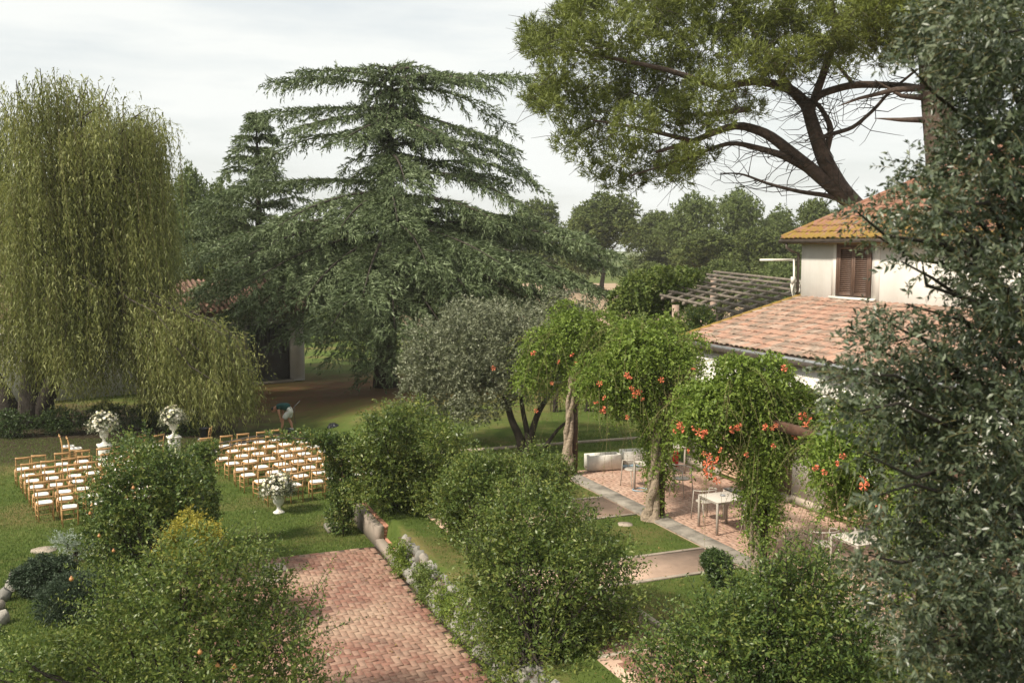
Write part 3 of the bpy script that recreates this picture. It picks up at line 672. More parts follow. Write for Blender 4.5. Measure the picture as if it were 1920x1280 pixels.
# --- cedars
def spray_limb(g, tw, s, e, arch, r0, sec_len=1.9, dens=3.4, tipdrop=.5, twl=.5, side_only=None):
    Ls = np.linalg.norm(e - s); n = 12; t = np.linspace(0, 1, n)[:, None]
    C = s + (e - s) * t + Z * (arch * (4 * t * (1 - t)) * Ls * .25) - Z * tipdrop * t ** 4
    tw.tube(C, np.linspace(r0 * .8, .012, n), 5, False)
    m = max(6, int(Ls * dens)); ts = np.linspace(.03, 1.0, m) + RG.uniform(-.02, .02, m)
    ts = np.clip(ts, 0, 1)
    ip = lambda tt: np.stack([np.interp(tt, t[:, 0], C[:, k]) for k in range(3)], -1)
    P = ip(ts); T = nrm(ip(np.clip(ts + .03, 0, 1)) - ip(np.clip(ts - .03, 0, 1)))
    B_, D_, L_ = [], [], []
    for i in range(m):
        for sg in (-1, 1):
            sd = nrm(np.cross(T[i], Z)) * sg; ln = min(sec_len, Ls * .32) * (.35 + .65 * math.sin(math.pi * min(1, .15 + .8 * (1 - ts[i]) ** .7))) * RG.uniform(.6, 1.15)
            d = nrm(sd * RG.uniform(.7, 1) + T[i] * RG.uniform(.5, 1.0) + Z * RG.uniform(-.12, .12))
            k = max(3, int(ln / .15)); q = np.linspace(.1, 1, k)[:, None]
            pts = P[i] + d * ln * q - Z * (.15 * ln * q ** 2)
            B_.append(pts); hang = (RG.uniform(0, 1, (k, 1)) < .36); dd_ = nrm(d * RG.uniform(.3, .9, (k, 1)) + sd * RG.normal(0, .5, (k, 1)) - Z * np.where(hang, RG.uniform(.5, 1.3, (k, 1)), RG.uniform(-.1, .25, (k, 1))) + RG.normal(size=(k, 3)) * .22); D_.append(dd_); L_.append(np.where(hang[:, 0], RG.uniform(.6, 1.2, k), RG.uniform(.5, .9, k)) * twl)
            # needles along the branchlet itself
            B_.append(pts[::2]); D_.append(nrm(np.repeat(d[None], len(pts[::2]), 0) + RG.normal(size=(len(pts[::2]), 3)) * .2 + Z * .12)); L_.append(np.full(len(pts[::2]), .34))
    B_, D_, L_ = np.concatenate(B_), np.concatenate(D_), np.concatenate(L_)
    shoot_geo(g, B_, D_, L_, 7, .22, .068, droop=.2, spread=.36, t0=.03, taper=.2, tri=True)
def cedar():
    org = CED.copy(); dC = org[1]
    root = empty('cedar_tree', org, 'broad dark cedar with tiered drooping branches in the middle of the lawn', 'tree')
    tr = G(); g = G()
    top = at(735, 150, dC); tz = top[2]
    axis = lambda z: org + (top - org) * min(1, z / tz) * A(1, 1, 0) + Z * z
    tr.tube([axis(z) for z in np.linspace(-.1, tz, 10)], np.linspace(.62, .08, 10), 12)
    # silhouette limbs: (tip px, tip py, depth offset, start py on the trunk, arch)
    limbs = [(980, 142, 0, 160, .35), (900, 150, -2, 150, .4), (860, 138, 1.5, 150, .4), (528, 150, 0, 165, .5), (570, 132, -1.5, 150, .5), (640, 128, 1, 140, .4), (800, 122, -1, 135, .3), (690, 120, -1.5, 132, .2), (760, 116, 1, 130, .1),
             (505, 212, -.5, 205, .3), (560, 235, -2.5, 215, .4), (952, 268, 0, 200, .05), (880, 290, -2, 215, .25), (640, 260, -3.5, 225, .3), (820, 250, -3.5, 225, .3),
             (935, 335, 1, 285, .1), (760, 330, -5, 290, .5), (965, 365, -2.5, 330, .5),
             (385, 365, 0, 345, .35), (520, 410, -5, 360, .5), (640, 410, -6.5, 365, .5), (745, 400, -6.5, 360, .5), (930, 400, -4.5, 370, .5),
             (1090, 425, -1, 390, .15), (1172, 495, -1.5, 420, .25), (1060, 500, -4, 430, .4),
             (340, 492, -1, 430, .55), (375, 470, -4, 420, .55), (440, 480, -5.5, 420, .5), (350, 560, -1.5, 470, .5), (400, 590, -4, 480, .5), (480, 560, -6, 460, .5), (575, 540, -7, 450, .5), (680, 540, -8, 440, .5), (800, 480, -7.5, 420, .5), (870, 520, -7, 440, .5),
             (1045, 585, -3, 480, .35), (1000, 560, -5, 470, .4), (960, 600, -5.5, 500, .45), (1075, 560, 2, 480, .2), (1130, 530, 0, 450, .2), (830, 600, -7, 500, .55), (740, 600, -8, 490, .6), (760, 655, -6.5, 540, .6), (650, 650, -7, 530, .55), (560, 610, -6.5, 500, .5), (450, 600, -5, 500, .5), (700, 690, -4.5, 580, .5), (620, 600, -7.5, 500, .5), (890, 560, -6.5, 480, .45), (900, 640, -4, 540, .4), (1150, 460, -3, 420, .3), (1100, 520, -3.5, 450, .3), (1020, 520, -6, 440, .4), (940, 480, -6.5, 420, .4), (380, 520, -3, 450, .5), (450, 530, -6, 440, .5), (360, 450, -2, 410, .45)]
    for px, py, do, sy, ar_ in limbs:
        e = at(px, py, dC + do); zs = at(735, sy, dC)[2]
        low = zs < 11.5
        spray_limb(g, tr, axis(max(1.8, zs)), e, ar_ * (RG.uniform(.15, .65) if low else .35), .13, sec_len=RG.uniform(1.5, 2.2) if low else 1.7, dens=3.5, tipdrop=.35 if low else .1)
    for k in range(64):     # short limbs close to the trunk
        z = 3.0 + (tz + .4 - 3.0) * RG.uniform(0, 1) ** .6; a = RG.uniform(math.pi * 1.0, math.pi * 2.0); r = RG.uniform(1.0, 2.0) + 1.8 * (1 - z / tz)
        spray_limb(g, tr, axis(z), axis(z) + A(math.cos(a) * r, math.sin(a) * r, RG.uniform(-.7, .3)), .3, .06, sec_len=1.2, dens=3.2)
    for k in range(18):     # far side
        z = RG.uniform(2.5, tz * .97); a = RG.uniform(0, math.pi); r = 5.5 + 5 * (1 - z / tz); e = axis(z) + A(math.cos(a) * r, math.sin(a) * r, RG.uniform(-1, .6))
        spray_limb(g, tr, axis(z), e, .35, .11, dens=2.2)
    tr.build('trunk', M['bark'], root, org, True); g.build('crown', M['cedar'], root, org)
    # slimmer conifer with a pointed top, left behind
    o2 = A(*at(492, 700, 55)[:2], 0); r2 = empty('conifer_tree', o2, 'slim pointed conifer whose tip stands beside the broad cedar', 'tree'); tr = G(); g = G()
    t2_ = at(490, 206, 55); ax = lambda z: o2 + Z * z
    tr.tube([ax(z) for z in np.linspace(0, t2_[2], 8)], np.linspace(.4, .02, 8), 8)
    z = 6.0
    while z < t2_[2] - .2:
        r = .3 + (t2_[2] - z) * .46 * RG.uniform(.8, 1.15)
        for k in range(5):
            a = RG.uniform(0, 2 * math.pi); spray_limb(g, tr, ax(z), ax(z) + A(math.cos(a) * r, math.sin(a) * r, r * RG.uniform(.0, .3)), .25, .05, .9, 3.4, .2, .32)
        z += .62
    tr.build('trunk', M['bark'], r2, o2, True); g.build('crown', M['cedar'], r2, o2)
cedar()

# --- stone pines behind the house
def pine():
    dP = 33.0; org = A(*at(1625, 420, dP)[:2], 0); org[0] += .5
    root = empty('pine_tree', org, 'leaning umbrella pine with bare reddish limbs rising behind the upper roof', 'tree')
    tr = G(); g = G(); dead = G()
    def path(pts, r0, r1, d0=dP, n=6):
        C = np.array([at(p[0], p[1], d0 + (p[2] if len(p) > 2 else 0)) for p in pts])
        k = len(C); tt = np.linspace(0, k - 1, k * 4)
        Cs = np.stack([np.interp(tt, np.arange(k), C[:, i]) for i in range(3)], -1)
        for _ in range(2): Cs[1:-1] = (Cs[:-2] + 2 * Cs[1:-1] + Cs[2:]) / 4
        tr.tube(Cs, np.linspace(r0, r1, len(Cs)), 9, False); return Cs
    base = at(1612, 395, dP)
    tr.tube([org - Z * .1, org + (base - org) * .5 + A(.3, 0, 0), base], [.62, .52, .42], 12, False)
    limbs = [([(1615, 400), (1575, 355), (1545, 300), (1525, 240), (1512, 195), (1480, 165), (1420, 150), (1350, 165, -1)], .40, .12),
             ([(1600, 385), (1560, 350), (1500, 300), (1440, 250), (1380, 232), (1300, 265, -1), (1230, 285, -1.5)], .34, .06),
             ([(1528, 324), (1470, 292), (1430, 280), (1370, 265), (1280, 300, -1), (1180, 330, -2)], .18, .03),
             ([(1585, 378), (1550, 366), (1500, 360), (1440, 345), (1390, 325), (1350, 325)], .12, .02),
             ([(1515, 198), (1540, 175), (1600, 158), (1680, 160), (1745, 170)], .16, .13),
             ([(1520, 205), (1550, 120), (1570, 70), (1560, 0, -1)], .18, .08),
             ([(1530, 262), (1565, 250), (1600, 240), (1640, 205), (1665, 175), (1720, 130)], .10, .05),
             ([(1350, 165, -1), (1250, 130, -2), (1150, 110, -2), (1060, 90, -2)], .13, .03),
             ([(1300, 265, -1), (1200, 240, -2), (1110, 225, -2)], .10, .03), ([(1400, 205), (1330, 215, -1), (1260, 215, 1), (1180, 170, 1)], .12, .03),
             ([(1480, 165), (1440, 100, 1), (1400, 40, 1), (1350, -30, 1)], .16, .06), ([(1560, 90), (1500, 50, -1), (1440, 20, -2)], .1, .03),
             ([(1545, 300), (1560, 240), (1535, 195), (1500, 180)], .15, .06), ([(1600, 158), (1560, 110, 1), (1520, 95, 1)], .08, .03)]
    for l, a, b in limbs: path(l, a * .82, b * .8)
    # foliage clumps (px, py, radius px, depth offset)
    cl = [(1000, 55, 26), (1035, 85, 34), (1010, 95, 28), (1060, 40, 36), (1100, 15, 40), (1090, 85, 42), (1045, 130, 32), (1060, 175, 34), (1035, 205, 26), (1075, 230, 30), (1060, 265, 24), (1100, 185, 38), (1140, 130, 46), (1160, 60, 50),
          (1210, 20, 50), (1140, 200, 38), (1120, 255, 32), (1090, 290, 24), (1115, 320, 24), (1160, 290, 34), (1150, 340, 26), (1190, 230, 40), (1200, 160, 48), (1230, 90, 54), (1280, 40, 54), (1270, 140, 50), (1250, 210, 40), (1210, 290, 32), (1190, 340, 24), (1240, 330, 26),
          (1330, 90, 54), (1350, 20, 54), (1330, 175, 44), (1300, 240, 34), (1400, 60, 50), (1400, 120, 44), (1430, 10, 52), (1470, 60, 46), (1500, 20, 46), (1440, 110, 36), (1490, 105, 32), (1540, 50, 40), (1570, 15, 42), (1530, 95, 26), (1620, 30, 40), (1660, 60, 34), (1610, 80, 26), (1380, 190, 26), (1280, 330, 20), (1680, 10, 40), (1120, -20, 50), (1300, -30, 60), (1480, -40, 60), (1560, 100, 36), (1600, 60, 40), (1650, 100, 32), (1500, 130, 30), (1450, 150, 28), (1350, 230, 26), (1420, 205, 18), (1690, 90, 34), (1640, 20, 44), (1585, 130, 20), (1290, 290, 24), (1330, 290, 18)]
    blobs = []
    for b in cl:
        c = at(b[0], b[1], dP - 1.0 + RG.uniform(-2.2, 1.6)); blobs.append((c[0], c[1], c[2], b[2] * 1.05 * dP / F_PX, .8))
    for k in range(16):
        b = cl[int(RG.integers(len(cl)))]; c = at(b[0] + RG.uniform(-30, 30), b[1] - 20, dP + RG.uniform(2, 5)); blobs.append((c[0], c[1], c[2], .6, .8))
    P, D = blob_pts(blobs, 20000, .3)
    D = nrm(D * .8 + Z * .75 + RG.normal(size=D.shape) * .3)
    shoot_geo(g, P, D, .16, 8, .19, .030, droop=.05, spread=.52, t0=.0, taper=.1, tri=True)
    P2, D2 = blob_pts(blobs, 900, .1)
    stems(dead, P2, nrm(D2 * A(1, 1, .6) + RG.normal(size=D2.shape) * .5), RG.uniform(.4, 1.1, len(P2)), .15, .013, 3)
    # bare dead twigs below the canopy
    for k in range(420):
        l = limbs[int(RG.integers(len(limbs)))][0]; i = int(RG.integers(1, len(l))); q = RG.uniform(); a = at(l[i][0], l[i][1], dP - 1 + RG.uniform(-.5, 1)); b = at(l[i - 1][0], l[i - 1][1], dP)
        p = a + (b - a) * q; d = nrm(RG.normal(size=3) * A(1.3, 1, .7) + A(-.7, 0, -.05)); ln = RG.uniform(.6, 2.0)
        dead.tube(curve(p, p + d * ln, -.12, 4, .09), np.linspace(.02, .005, 4), 3, False)
    tr.build('trunk', M['pinebark'], root, org, True); dead.build('twigs', M['bark'], root, org); g.build('crown', M['pine'], root, org)
    # second trunk further right
    o2 = A(*at(1770, 300, 31)[:2], 0); r2 = empty('pine_tree', o2, 'upright pine with a thick red brown trunk seen through the dark leaves', 'tree'); tr = G(); g = G()
    C = [A(o2[0] + .2, o2[1], -.1), at(1768, 300, 31), at(1758, 200, 31), at(1750, 120, 31), at(1740, 0, 31), at(1740, -160, 31)]
    tr.tube(C, [.6, .5, .46, .42, .36, .2], 12)
    for l in ([(1750, 165), (1680, 168), (1610, 185), (1570, 200)], [(1752, 185), (1690, 180), (1640, 150)], [(1740, 60), (1660, 10), (1600, -40)], [(1745, 100), (1820, 40), (1900, 0)], [(1755, 225), (1690, 225), (1640, 222)]):
        tr.tube(np.array([at(p[0], p[1], 31) for p in l]), np.linspace(.12, .012, len(l)), 7)
    bl = []
    for px, py, r in ((1640, -20, 60), (1720, 20, 55), (1700, 70, 40), (1800, 0, 70), (1880, 40, 70), (1760, -70, 80), (1850, 110, 50)):
        c = at(px, py, 31 + RG.uniform(-1.5, 1.5)); bl.append((c[0], c[1], c[2], r * 31 / F_PX, .8))
    P, D = blob_pts(bl, 6500, .2); shoot_geo(g, P, nrm(D * .8 + Z * .7 + RG.normal(size=D.shape) * .3), .16, 6, .20, .034, droop=.05, spread=.55, t0=0, taper=.1, tri=True)
    tr.build('trunk', M['pinebark'], r2, o2, True); g.build('crown', M['pine'], r2, o2)
pine()

# --- shrubs
def shrub(name, label, cat, base, blobs, n, mat, leafL=.07, leafW=.024, K=13, slen=(.28, .68), wild=40, wl=(.6, 1.1), up=.8, lo=.5, limbs=True, droop=.25, group=None, fruit=None, barkm='barkdark', spread=.6, trunks=None, wildbox=None, fold=0.0, limbr=.022, tri=False, sprigs=None):
    base = A(base[0], base[1], base[2]); root = empty(name, base, label, cat, group); g = G()
    if wild:
        big = list(blobs)
        for q in range(max(6, len(big))):
            b = big[int(RG.integers(len(big)))]; dv = rdir(1)[0]; dv[2] = abs(dv[2]) + .2; dv = nrm(dv); rr = b[3] * RG.uniform(.25, .5); blobs = blobs + [(b[0] + dv[0] * b[3], b[1] + dv[1] * b[3], b[2] + dv[2] * b[3], rr)]
    P, D = blob_pts(blobs, n, lo); D = nrm(D * .7 + Z * up + RG.normal(size=D.shape) * .45)
    shoot_geo(g, P, D, RG.uniform(*slen, len(P)), K, leafL, leafW, droop, spread, fold=fold, tri=tri)
    tw = G(); Bm = np.array([b[:4] for b in blobs])
    if limbs:
        for c in Bm:
            s = base + RG.normal(size=3) * A(.1, .1, 0); tw.tube(curve(s, c[:3], .1, 6, .05), np.linspace(limbr, .012, 6), 5, False)
    if trunks:
        for pts, r0, r1 in trunks:
            C = np.array(pts); k = len(C); tt = np.linspace(0, k - 1, k * 3); Cs = np.stack([np.interp(tt, np.arange(k), C[:, i]) for i in range(3)], -1)
            Cs[1:-1] = (Cs[:-2] + 2 * Cs[1:-1] + Cs[2:]) / 4; tw.tube(Cs, np.linspace(r0, r1, len(Cs)), 10, False)
    if wild:
        Pw, Dw = blob_pts(blobs, wild * 3, .8); k = np.argsort(-(Pw[:, 2] + RG.uniform(-.8, .8, len(Pw))))[:wild]; Pw, Dw = Pw[k], Dw[k]
        Dw = nrm(Dw * .55 + Z * .8 + RG.normal(size=Dw.shape) * .25); Lw = RG.uniform(*wl, len(Pw))
        shoot_geo(g, Pw, Dw, Lw, 34, leafL, leafW, .22, .68, taper=.5, fold=fold); stems(tw, Pw, Dw, Lw, .22, .006, 4)
    if sprigs:
        for x0, y0, x1, y1, d in sprigs:
            a, b = at(x0, y0, d), at(x1, y1, d - .2); l = np.linalg.norm(b - a); dd_ = nrm(b - a + Z * .12 * l)
            for q in range(2):
                o_ = a + RG.normal(size=3) * .05; e_ = nrm(dd_ + RG.normal(size=3) * .05); k_ = RG.uniform(.8, 1.0)
                shoot_geo(g, o_[None], e_[None], l * k_, int(22 * l + 8), leafL * .95, leafW, .12, .66, taper=.45, fold=fold, t0=.02); stems(tw, o_[None], e_[None], l * k_, .12, .006, 5)
    if tw.n: tw.build('branches', M[barkm], root, base, True)
    o = g.build('foliage', mat, root, base)
    if fruit:
        for i, (px, py, d) in enumerate(fruit):
            c = at(px, py, d); f = G(); f.lathe([(0, -.042), (.025, -.036), (.041, -.012), (.042, .008), (.03, .032), (.012, .041), (.016, .058), (.0, .05)], n=9); fo = f.build('fruit', M['fruit'], root, None, True); fo.location = c - base; fo.scale = (.78, .78, .78)
    return root
# grey evergreen with several trunks on the terrace lawn
gt = on(985, 850, TZ); d0 = gt[1]
gb = px_blobs([(890, 640, 78), (830, 680, 80), (960, 640, 72), (870, 600, 50), (935, 605, 50), (1000, 650, 60), (790, 690, 52), (800, 640, 50), (840, 745, 60), (900, 720, 80), (780, 740, 40), (960, 700, 65), (1020, 690, 50), (1040, 640, 40), (880, 765, 42), (825, 780, 30), (985, 600, 40), (1010, 730, 36)], d0 + .2, .9)
gb += px_blobs([(900, 660, 95), (960, 660, 85), (850, 700, 80)], d0 + 2.0, .3)
tk = [([gt + A(-.05, 0, -.1), at(975, 820, d0), at(958, 785, d0 - .1), at(945, 730, d0 - .2), at(900, 690, d0)], .16, .05), ([gt + A(.02, .1, -.1), at(990, 815, d0), at(980, 770, d0), at(975, 720, d0), at(970, 670, d0)], .10, .04), ([gt + A(.1, 0, -.1), at(995, 815, d0), at(1010, 770, d0), at(1040, 725, d0), at(1050, 680, d0)], .13, .04), ([gt + A(.2, 0, -.1), at(1022, 838, d0), at(1045, 805, d0), at(1075, 780, d0), at(1090, 740, d0)], .07, .03)]
shrub('rounded_tree', 'rounded grey green evergreen tree with several dark trunks beside the pergola', 'tree', gt, gb, 7600, M['grey'], .11, .062, 8, (.15, .32), 0, trunks=tk, up=.45, limbs=False, droop=.1, tri=True)

def pom(name, label, blobs, base, n, mat, **k): return shrub(name, label, 'shrub', base, blobs, n, mat, **k)
# A: dark shrub in front of the chairs
bA = px_blobs([(245, 880, 50), (200, 930, 45), (300, 890, 55), (340, 930, 48), (270, 940, 70), (220, 985, 50), (330, 985, 60), (255, 845, 26), (290, 1010, 70), (360, 900, 32), (195, 1020, 45), (230, 1060, 60)], 20.2, .6)
pom('pomegranate_shrub', 'dark fruiting shrub covering the inner chairs between the two seat blocks', bA, on(275, 1100), 2900, M['pomdark'], leafL=.105, leafW=.046, K=11, wild=50, wl=(.5, .9), fruit=[(186, 1004, 19.3), (213, 1032, 19.2), (190, 896, 19.8), (237, 932, 19.2), (169, 962, 19.6), (250, 914, 19.2)])
# yellowing bush between A and B
bY = px_blobs([(355, 1000, 34), (385, 1015, 36), (330, 1030, 34), (400, 1045, 36)], 17.6, .3)
pom('yellowing_shrub', 'shrub with yellowing leaf tips just behind the foreground pomegranate', bY, on(365, 1140), 1050, M['pomyel'], leafL=.085, leafW=.038, K=9, wild=8, slen=(.15, .35), wl=(.3, .6))
# B: big foreground shrub
bB = px_blobs([(350, 1110, 100), (260, 1150, 90), (450, 1120, 90), (420, 1190, 100), (300, 1230, 110), (180, 1240, 80), (510, 1180, 70), (520, 1250, 80), (400, 1290, 120), (90, 1285, 70), (200, 1310, 110), (560, 1310, 70), (470, 1080, 50), (330, 1060, 50), (20, 1330, 90), (60, 1250, 45), (0, 1275, 55), (120, 1225, 45)], 13.4, .7)
pom('pomegranate_shrub', 'large fruiting shrub with long leafy shoots reaching over the brick path edge', bB, on(330, 1400), 4500, M['pom'], leafL=.088, leafW=.036, K=11, wild=110, wl=(.5, 1.0), sprigs=[(460, 1120, 530, 1010, 12.8), (520, 1160, 570, 1040, 12.8), (560, 1170, 640, 1030, 12.8), (480, 1200, 640, 1150, 12.5), (520, 1230, 690, 1150, 12.5), (560, 1280, 650, 1190, 12.3), (400, 1100, 440, 990, 13), (330, 1080, 350, 985, 13.2), (600, 1180, 620, 1080, 12.6), (300, 1180, 230, 1090, 12.6), (200, 1240, 120, 1170, 12.4), (640, 1290, 680, 1230, 12.2), (430, 1090, 470, 985, 13)], fruit=[(440, 1250, 12.4), (408, 1248, 12.4), (134, 1085, 13.8), (375, 1222, 12.3)])
# C: planter shrub
bC = px_blobs([(740, 850, 70), (700, 900, 50), (790, 870, 60), (830, 840, 45), (720, 810, 34), (770, 800, 45), (765, 910, 58), (815, 935, 46), (720, 925, 38), (790, 950, 38), (850, 880, 36), (690, 860, 36), (680, 930, 30)], 23.2, .6)
pom('pomegranate_shrub', 'full green shrub growing out of the low brick-ended planter', bC, gp(1.2, -5.1, .4), 3100, M['pom'], leafL=.11, leafW=.046, K=11, wild=70, wl=(.4, .8))
# between C and D
bF = px_blobs([(900, 900, 45), (870, 935, 50), (930, 930, 50), (890, 980, 55), (960, 900, 34), (855, 975, 34), (985, 935, 34), (1010, 900, 26)], 20.6, .5)
pom('pomegranate_shrub', 'loose shrub with reddish tips between the planter and the garden path', bF, on(900, 1050, TZ), 2800, M['pom'], leafL=.10, leafW=.042, K=11, wild=50, wl=(.4, .8))
bF2 = px_blobs([(1005, 880, 30), (1040, 905, 34), (980, 910, 34), (1045, 935, 26)], 23.6, .3)
pom('small_shrub', 'small upright leafy shrub at the foot of the first pergola post', bF2, on(1020, 950, TZ), 1000, M['pom'], leafL=.10, leafW=.042, K=10, wild=16, wl=(.5, .9))
# D
bD = px_blobs([(1000, 1000, 90), (940, 1030, 75), (1080, 1030, 85), (1010, 1090, 110), (1120, 1090, 80), (930, 1110, 75), (975, 1170, 95), (1090, 1170, 100), (1150, 1130, 60), (1000, 1240, 100), (1110, 1230, 80), (905, 1060, 42), (1030, 960, 50), (1160, 1060, 40), (960, 955, 45), (945, 1190, 55), (1010, 1280, 85), (960, 1260, 60), (1090, 1285, 90), (1160, 1190, 60), (1010, 1200, 85, -1.1), (975, 1225, 60, -1.0), (1080, 1225, 85, -1.0), (1010, 1270, 90, -1.0)], 16.0, .7)
pom('pomegranate_shrub', 'dense rounded shrub above the dry stone wall on the terrace', bD, on(1010, 1265, TZ) + A(0, .5, 0), 6300, M['pom'], leafL=.092, leafW=.038, K=11, wild=100, wl=(.4, .8), lo=.38)
# E
bE = px_blobs([(1440, 1150, 80), (1370, 1200, 75), (1520, 1130, 75), (1300, 1225, 70), (1450, 1220, 105), (1350, 1270, 105), (1560, 1190, 85), (1540, 1275, 105), (1240, 1270, 70), (1460, 1295, 115), (1620, 1250, 75), (1510, 1075, 34), (1450, 1090, 30), (1640, 1300, 80), (1215, 1230, 30)], 12.6, .6)
pom('pomegranate_shrub', 'foreground shrub with tall leafy shoots in front of the patio tables', bE, on(1430, 1400, TZ), 4500, M['pomdark'], leafL=.086, leafW=.034, K=11, wild=110, wl=(.5, 1.0), sprigs=[(1500, 1090, 1520, 950, 12.3), (1480, 1080, 1470, 960, 12.3), (1430, 1090, 1440, 975, 12.3), (1520, 1100, 1560, 960, 12.2), (1380, 1130, 1360, 1020, 12.3), (1460, 1060, 1500, 990, 12.5), (1280, 1180, 1220, 1100, 12.2), (1330, 1160, 1290, 1070, 12.3), (1220, 1260, 1160, 1180, 12.0), (1540, 1130, 1600, 1010, 12.1)])
# clipped balls, rosemary, silver plant
def tight(name, label, cat, base, blobs, n, mat, leafL=.05, leafW=.028, **k): return shrub(name, label, cat, base, blobs, n, mat, leafL, leafW, 9, (.06, .12), 0, up=.15, lo=.75, droop=.05, **k)
p = on(1352, 1100, TZ); dT = p[1]
tight('clipped_bush', 'small clipped ball of box beside the vine-covered post on the lawn corner', 'topiary', p, px_blobs([(1338, 1052, 27), (1350, 1062, 27), (1345, 1082, 18), (1358, 1092, 16)], dT), 1900, M['box'], limbs=True)
p = on(1035, 945, TZ); tight('clipped_bush', 'low clipped bush beside the paved path near the first post', 'topiary', p, px_blobs([(1035, 915, 30), (1030, 925, 26)], p[1]), 1500, M['box'])
p = on(80, 1115); shrub('low_bush', 'dark low bush with small leaves next to the silver plant', 'shrub', p, px_blobs([(80, 1075, 40), (50, 1085, 32), (115, 1070, 32), (75, 1095, 36)], p[1]), 1500, M['rosemary'], .075, .04, 9, (.1, .22), 0, up=.3, lo=.6)
p = on(130, 1165); shrub('rosemary_bush', 'rounded dark grey green rosemary mound in the planting bed', 'shrub', p, px_blobs([(135, 1115, 44), (105, 1135, 44), (165, 1110, 38), (180, 1130, 40), (140, 1145, 44)], p[1]), 1700, M['rosemary'], .085, .022, 10, (.15, .28), 0, up=.9, lo=.6, spread=.45)
p = on(140, 1050); shrub('silver_plant', 'pale silver leaved plant with upright feathery stems on the lawn edge', 'plant', p, px_blobs([(130, 1022, 18), (150, 1025, 18), (112, 1018, 12), (165, 1030, 16)], p[1]), 240, M['silver'], .07, .02, 14, (.2, .4), 0, up=.8, lo=.3, spread=.4)
# creepers over the stone wall
for k, (s, ln, m_, lb) in enumerate(((4.35, .28, 'creep', 'bright yellow green creeper spilling over the stones next to the planter'), (6.1, .5, 'ivy', 'green trailing plant hanging over the middle of the stone wall'), (7.3, .42, 'creep', 'leafy creeper covering stones below the dense rounded shrub'), (8.6, .6, 'creep', 'bright creeper over the near end of the stone wall'))):
    c = gp(s, -5.95, .4); bl = [tuple(gp(s + RG.uniform(-ln, ln), -5.95 - RG.uniform(0, .2), z)) + (.17,) for z in (.15, .3, .42, .55, .6, .25) for _ in range(2)]
    shrub('creeper', lb, 'creeper', gp(s, -6.0, .0), bl, 480, M[m_], .05, .036, 8, (.12, .25), 0, up=.1, lo=.2, limbs=False, droop=.5)

# --- hedge arch over the end of the path
ha = on(640, 1000); hb2 = ha - V * 3.25; mid = (ha + hb2) / 2
ar2 = empty('hedge_arch', mid, 'climber-covered garden arch with a thin iron hoop across the aisle', 'arch'); fr = G(); g = G(); bl = []
for o_, hh in ((ha, 2.25), (hb2, 2.2)):
    for z in np.linspace(.25, hh, 9): bl.append((o_[0] + RG.normal() * .05, o_[1] + RG.normal() * .05, z, .30 - .04 * abs(z - 1.2)))
for off in (-.25, .25):
    t = np.linspace(0, math.pi, 17); C = np.array([mid + V * (-math.cos(x)) * 1.62 + U * off + Z * (2.1 + .42 * math.sin(x)) for x in t])
    fr.tube(np.concatenate([[C[0] * A(1, 1, 0)], C, [C[-1] * A(1, 1, 0)]]), .014, 6)
    for x in t[8:16]: c = mid + V * (-math.cos(x)) * 1.62 + U * off + Z * (2.12 + .42 * math.sin(x)); bl.append((c[0], c[1], c[2] - .05, .07 + .10 * max(0, -math.cos(x))))
    for x in t[1:4]: c = mid + V * (-math.cos(x)) * 1.62 + U * off + Z * (2.1 + .42 * math.sin(x)); bl.append((c[0], c[1], c[2], .12))
for k in range(9):
    x = (k + 1) / 10 * math.pi; c = mid + V * (-math.cos(x)) * 1.62 + Z * (2.1 + .42 * math.sin(x)); fr.tube([c - U * .25, c + U * .25], .01, 5)
P, D = blob_pts(bl, 3300, .5); shoot_geo(g, P, nrm(D * .7 + Z * .4 + RG.normal(size=D.shape) * .4), RG.uniform(.10, .24, len(P)), 8, .085, .048, .25, .6, tri=True)
fr.build('iron_hoop', M['gutter'], ar2, mid); g.build('foliage', M['pomdark'], ar2, mid)
g = G(); g.box(on(622, 993) + Z * .06, (.5, .3, .14), AX, .015); tag(g.build('stone_block', M['kerb']), 'low concrete block at the foot of the leafy arch column', 'block')

# --- pergola on the patio with trumpet vines
POST = [-.15, 4.55, 8.5, 12.6]; BZ = 3.35
pr = empty('vine_pergola', gp(4, .1, TZ), 'dark timber pergola of posts and beams carrying trumpet vines along the patio', 'pergola'); og = gp(4, .1, TZ)
for s in POST:
    g = G(); g.box(gp(s, .16, (TZ + BZ) / 2 - .06), (.17, .17, BZ - TZ + .1), AX, .01); g.build('post', M['postwood'], pr, og)
    g = G(); g.box(gp(s + .19, 2.0, BZ + .02), (.12, 4.0, .2), AX, .01); g.build('beam', M['beamwood'], pr, og)
for k in range(3):
    g = G(); s0, s1 = POST[k], POST[k + 1]; g.box(gp((s0 + s1) / 2, .16, BZ + .22), (s1 - s0 - .01, .14, .18), AX, .01); g.build('beam', M['beamwood'], pr, og)
bc = G()
for k in range(5):
    a = k * 1.257 + .3; d = A(math.cos(a) * .8, math.sin(a) * .8, RG.uniform(-.5, .35)); d = nrm(d); s_ = nrm(np.cross(d, Z)); u_ = np.cross(s_, d); n = 6; an = np.arange(n) * 2 * math.pi / n
    R = [(.012, .0), (.018, .05), (.026, .075), (.052, .095)]
    Pv = np.array([d * (y + .02) + (s_ * math.cos(x) + u_ * math.sin(x)) * r for r, y in R for x in an]); i = np.arange(3)[:, None] * n; j = np.arange(n)[None]
    bc.add(Pv, np.stack([i + j, i + (j + 1) % n, i + n + (j + 1) % n, i + n + j], -1).reshape(-1, 4))
bloom = bc.build('blossom', M['blossom']); bloom_used = [False]
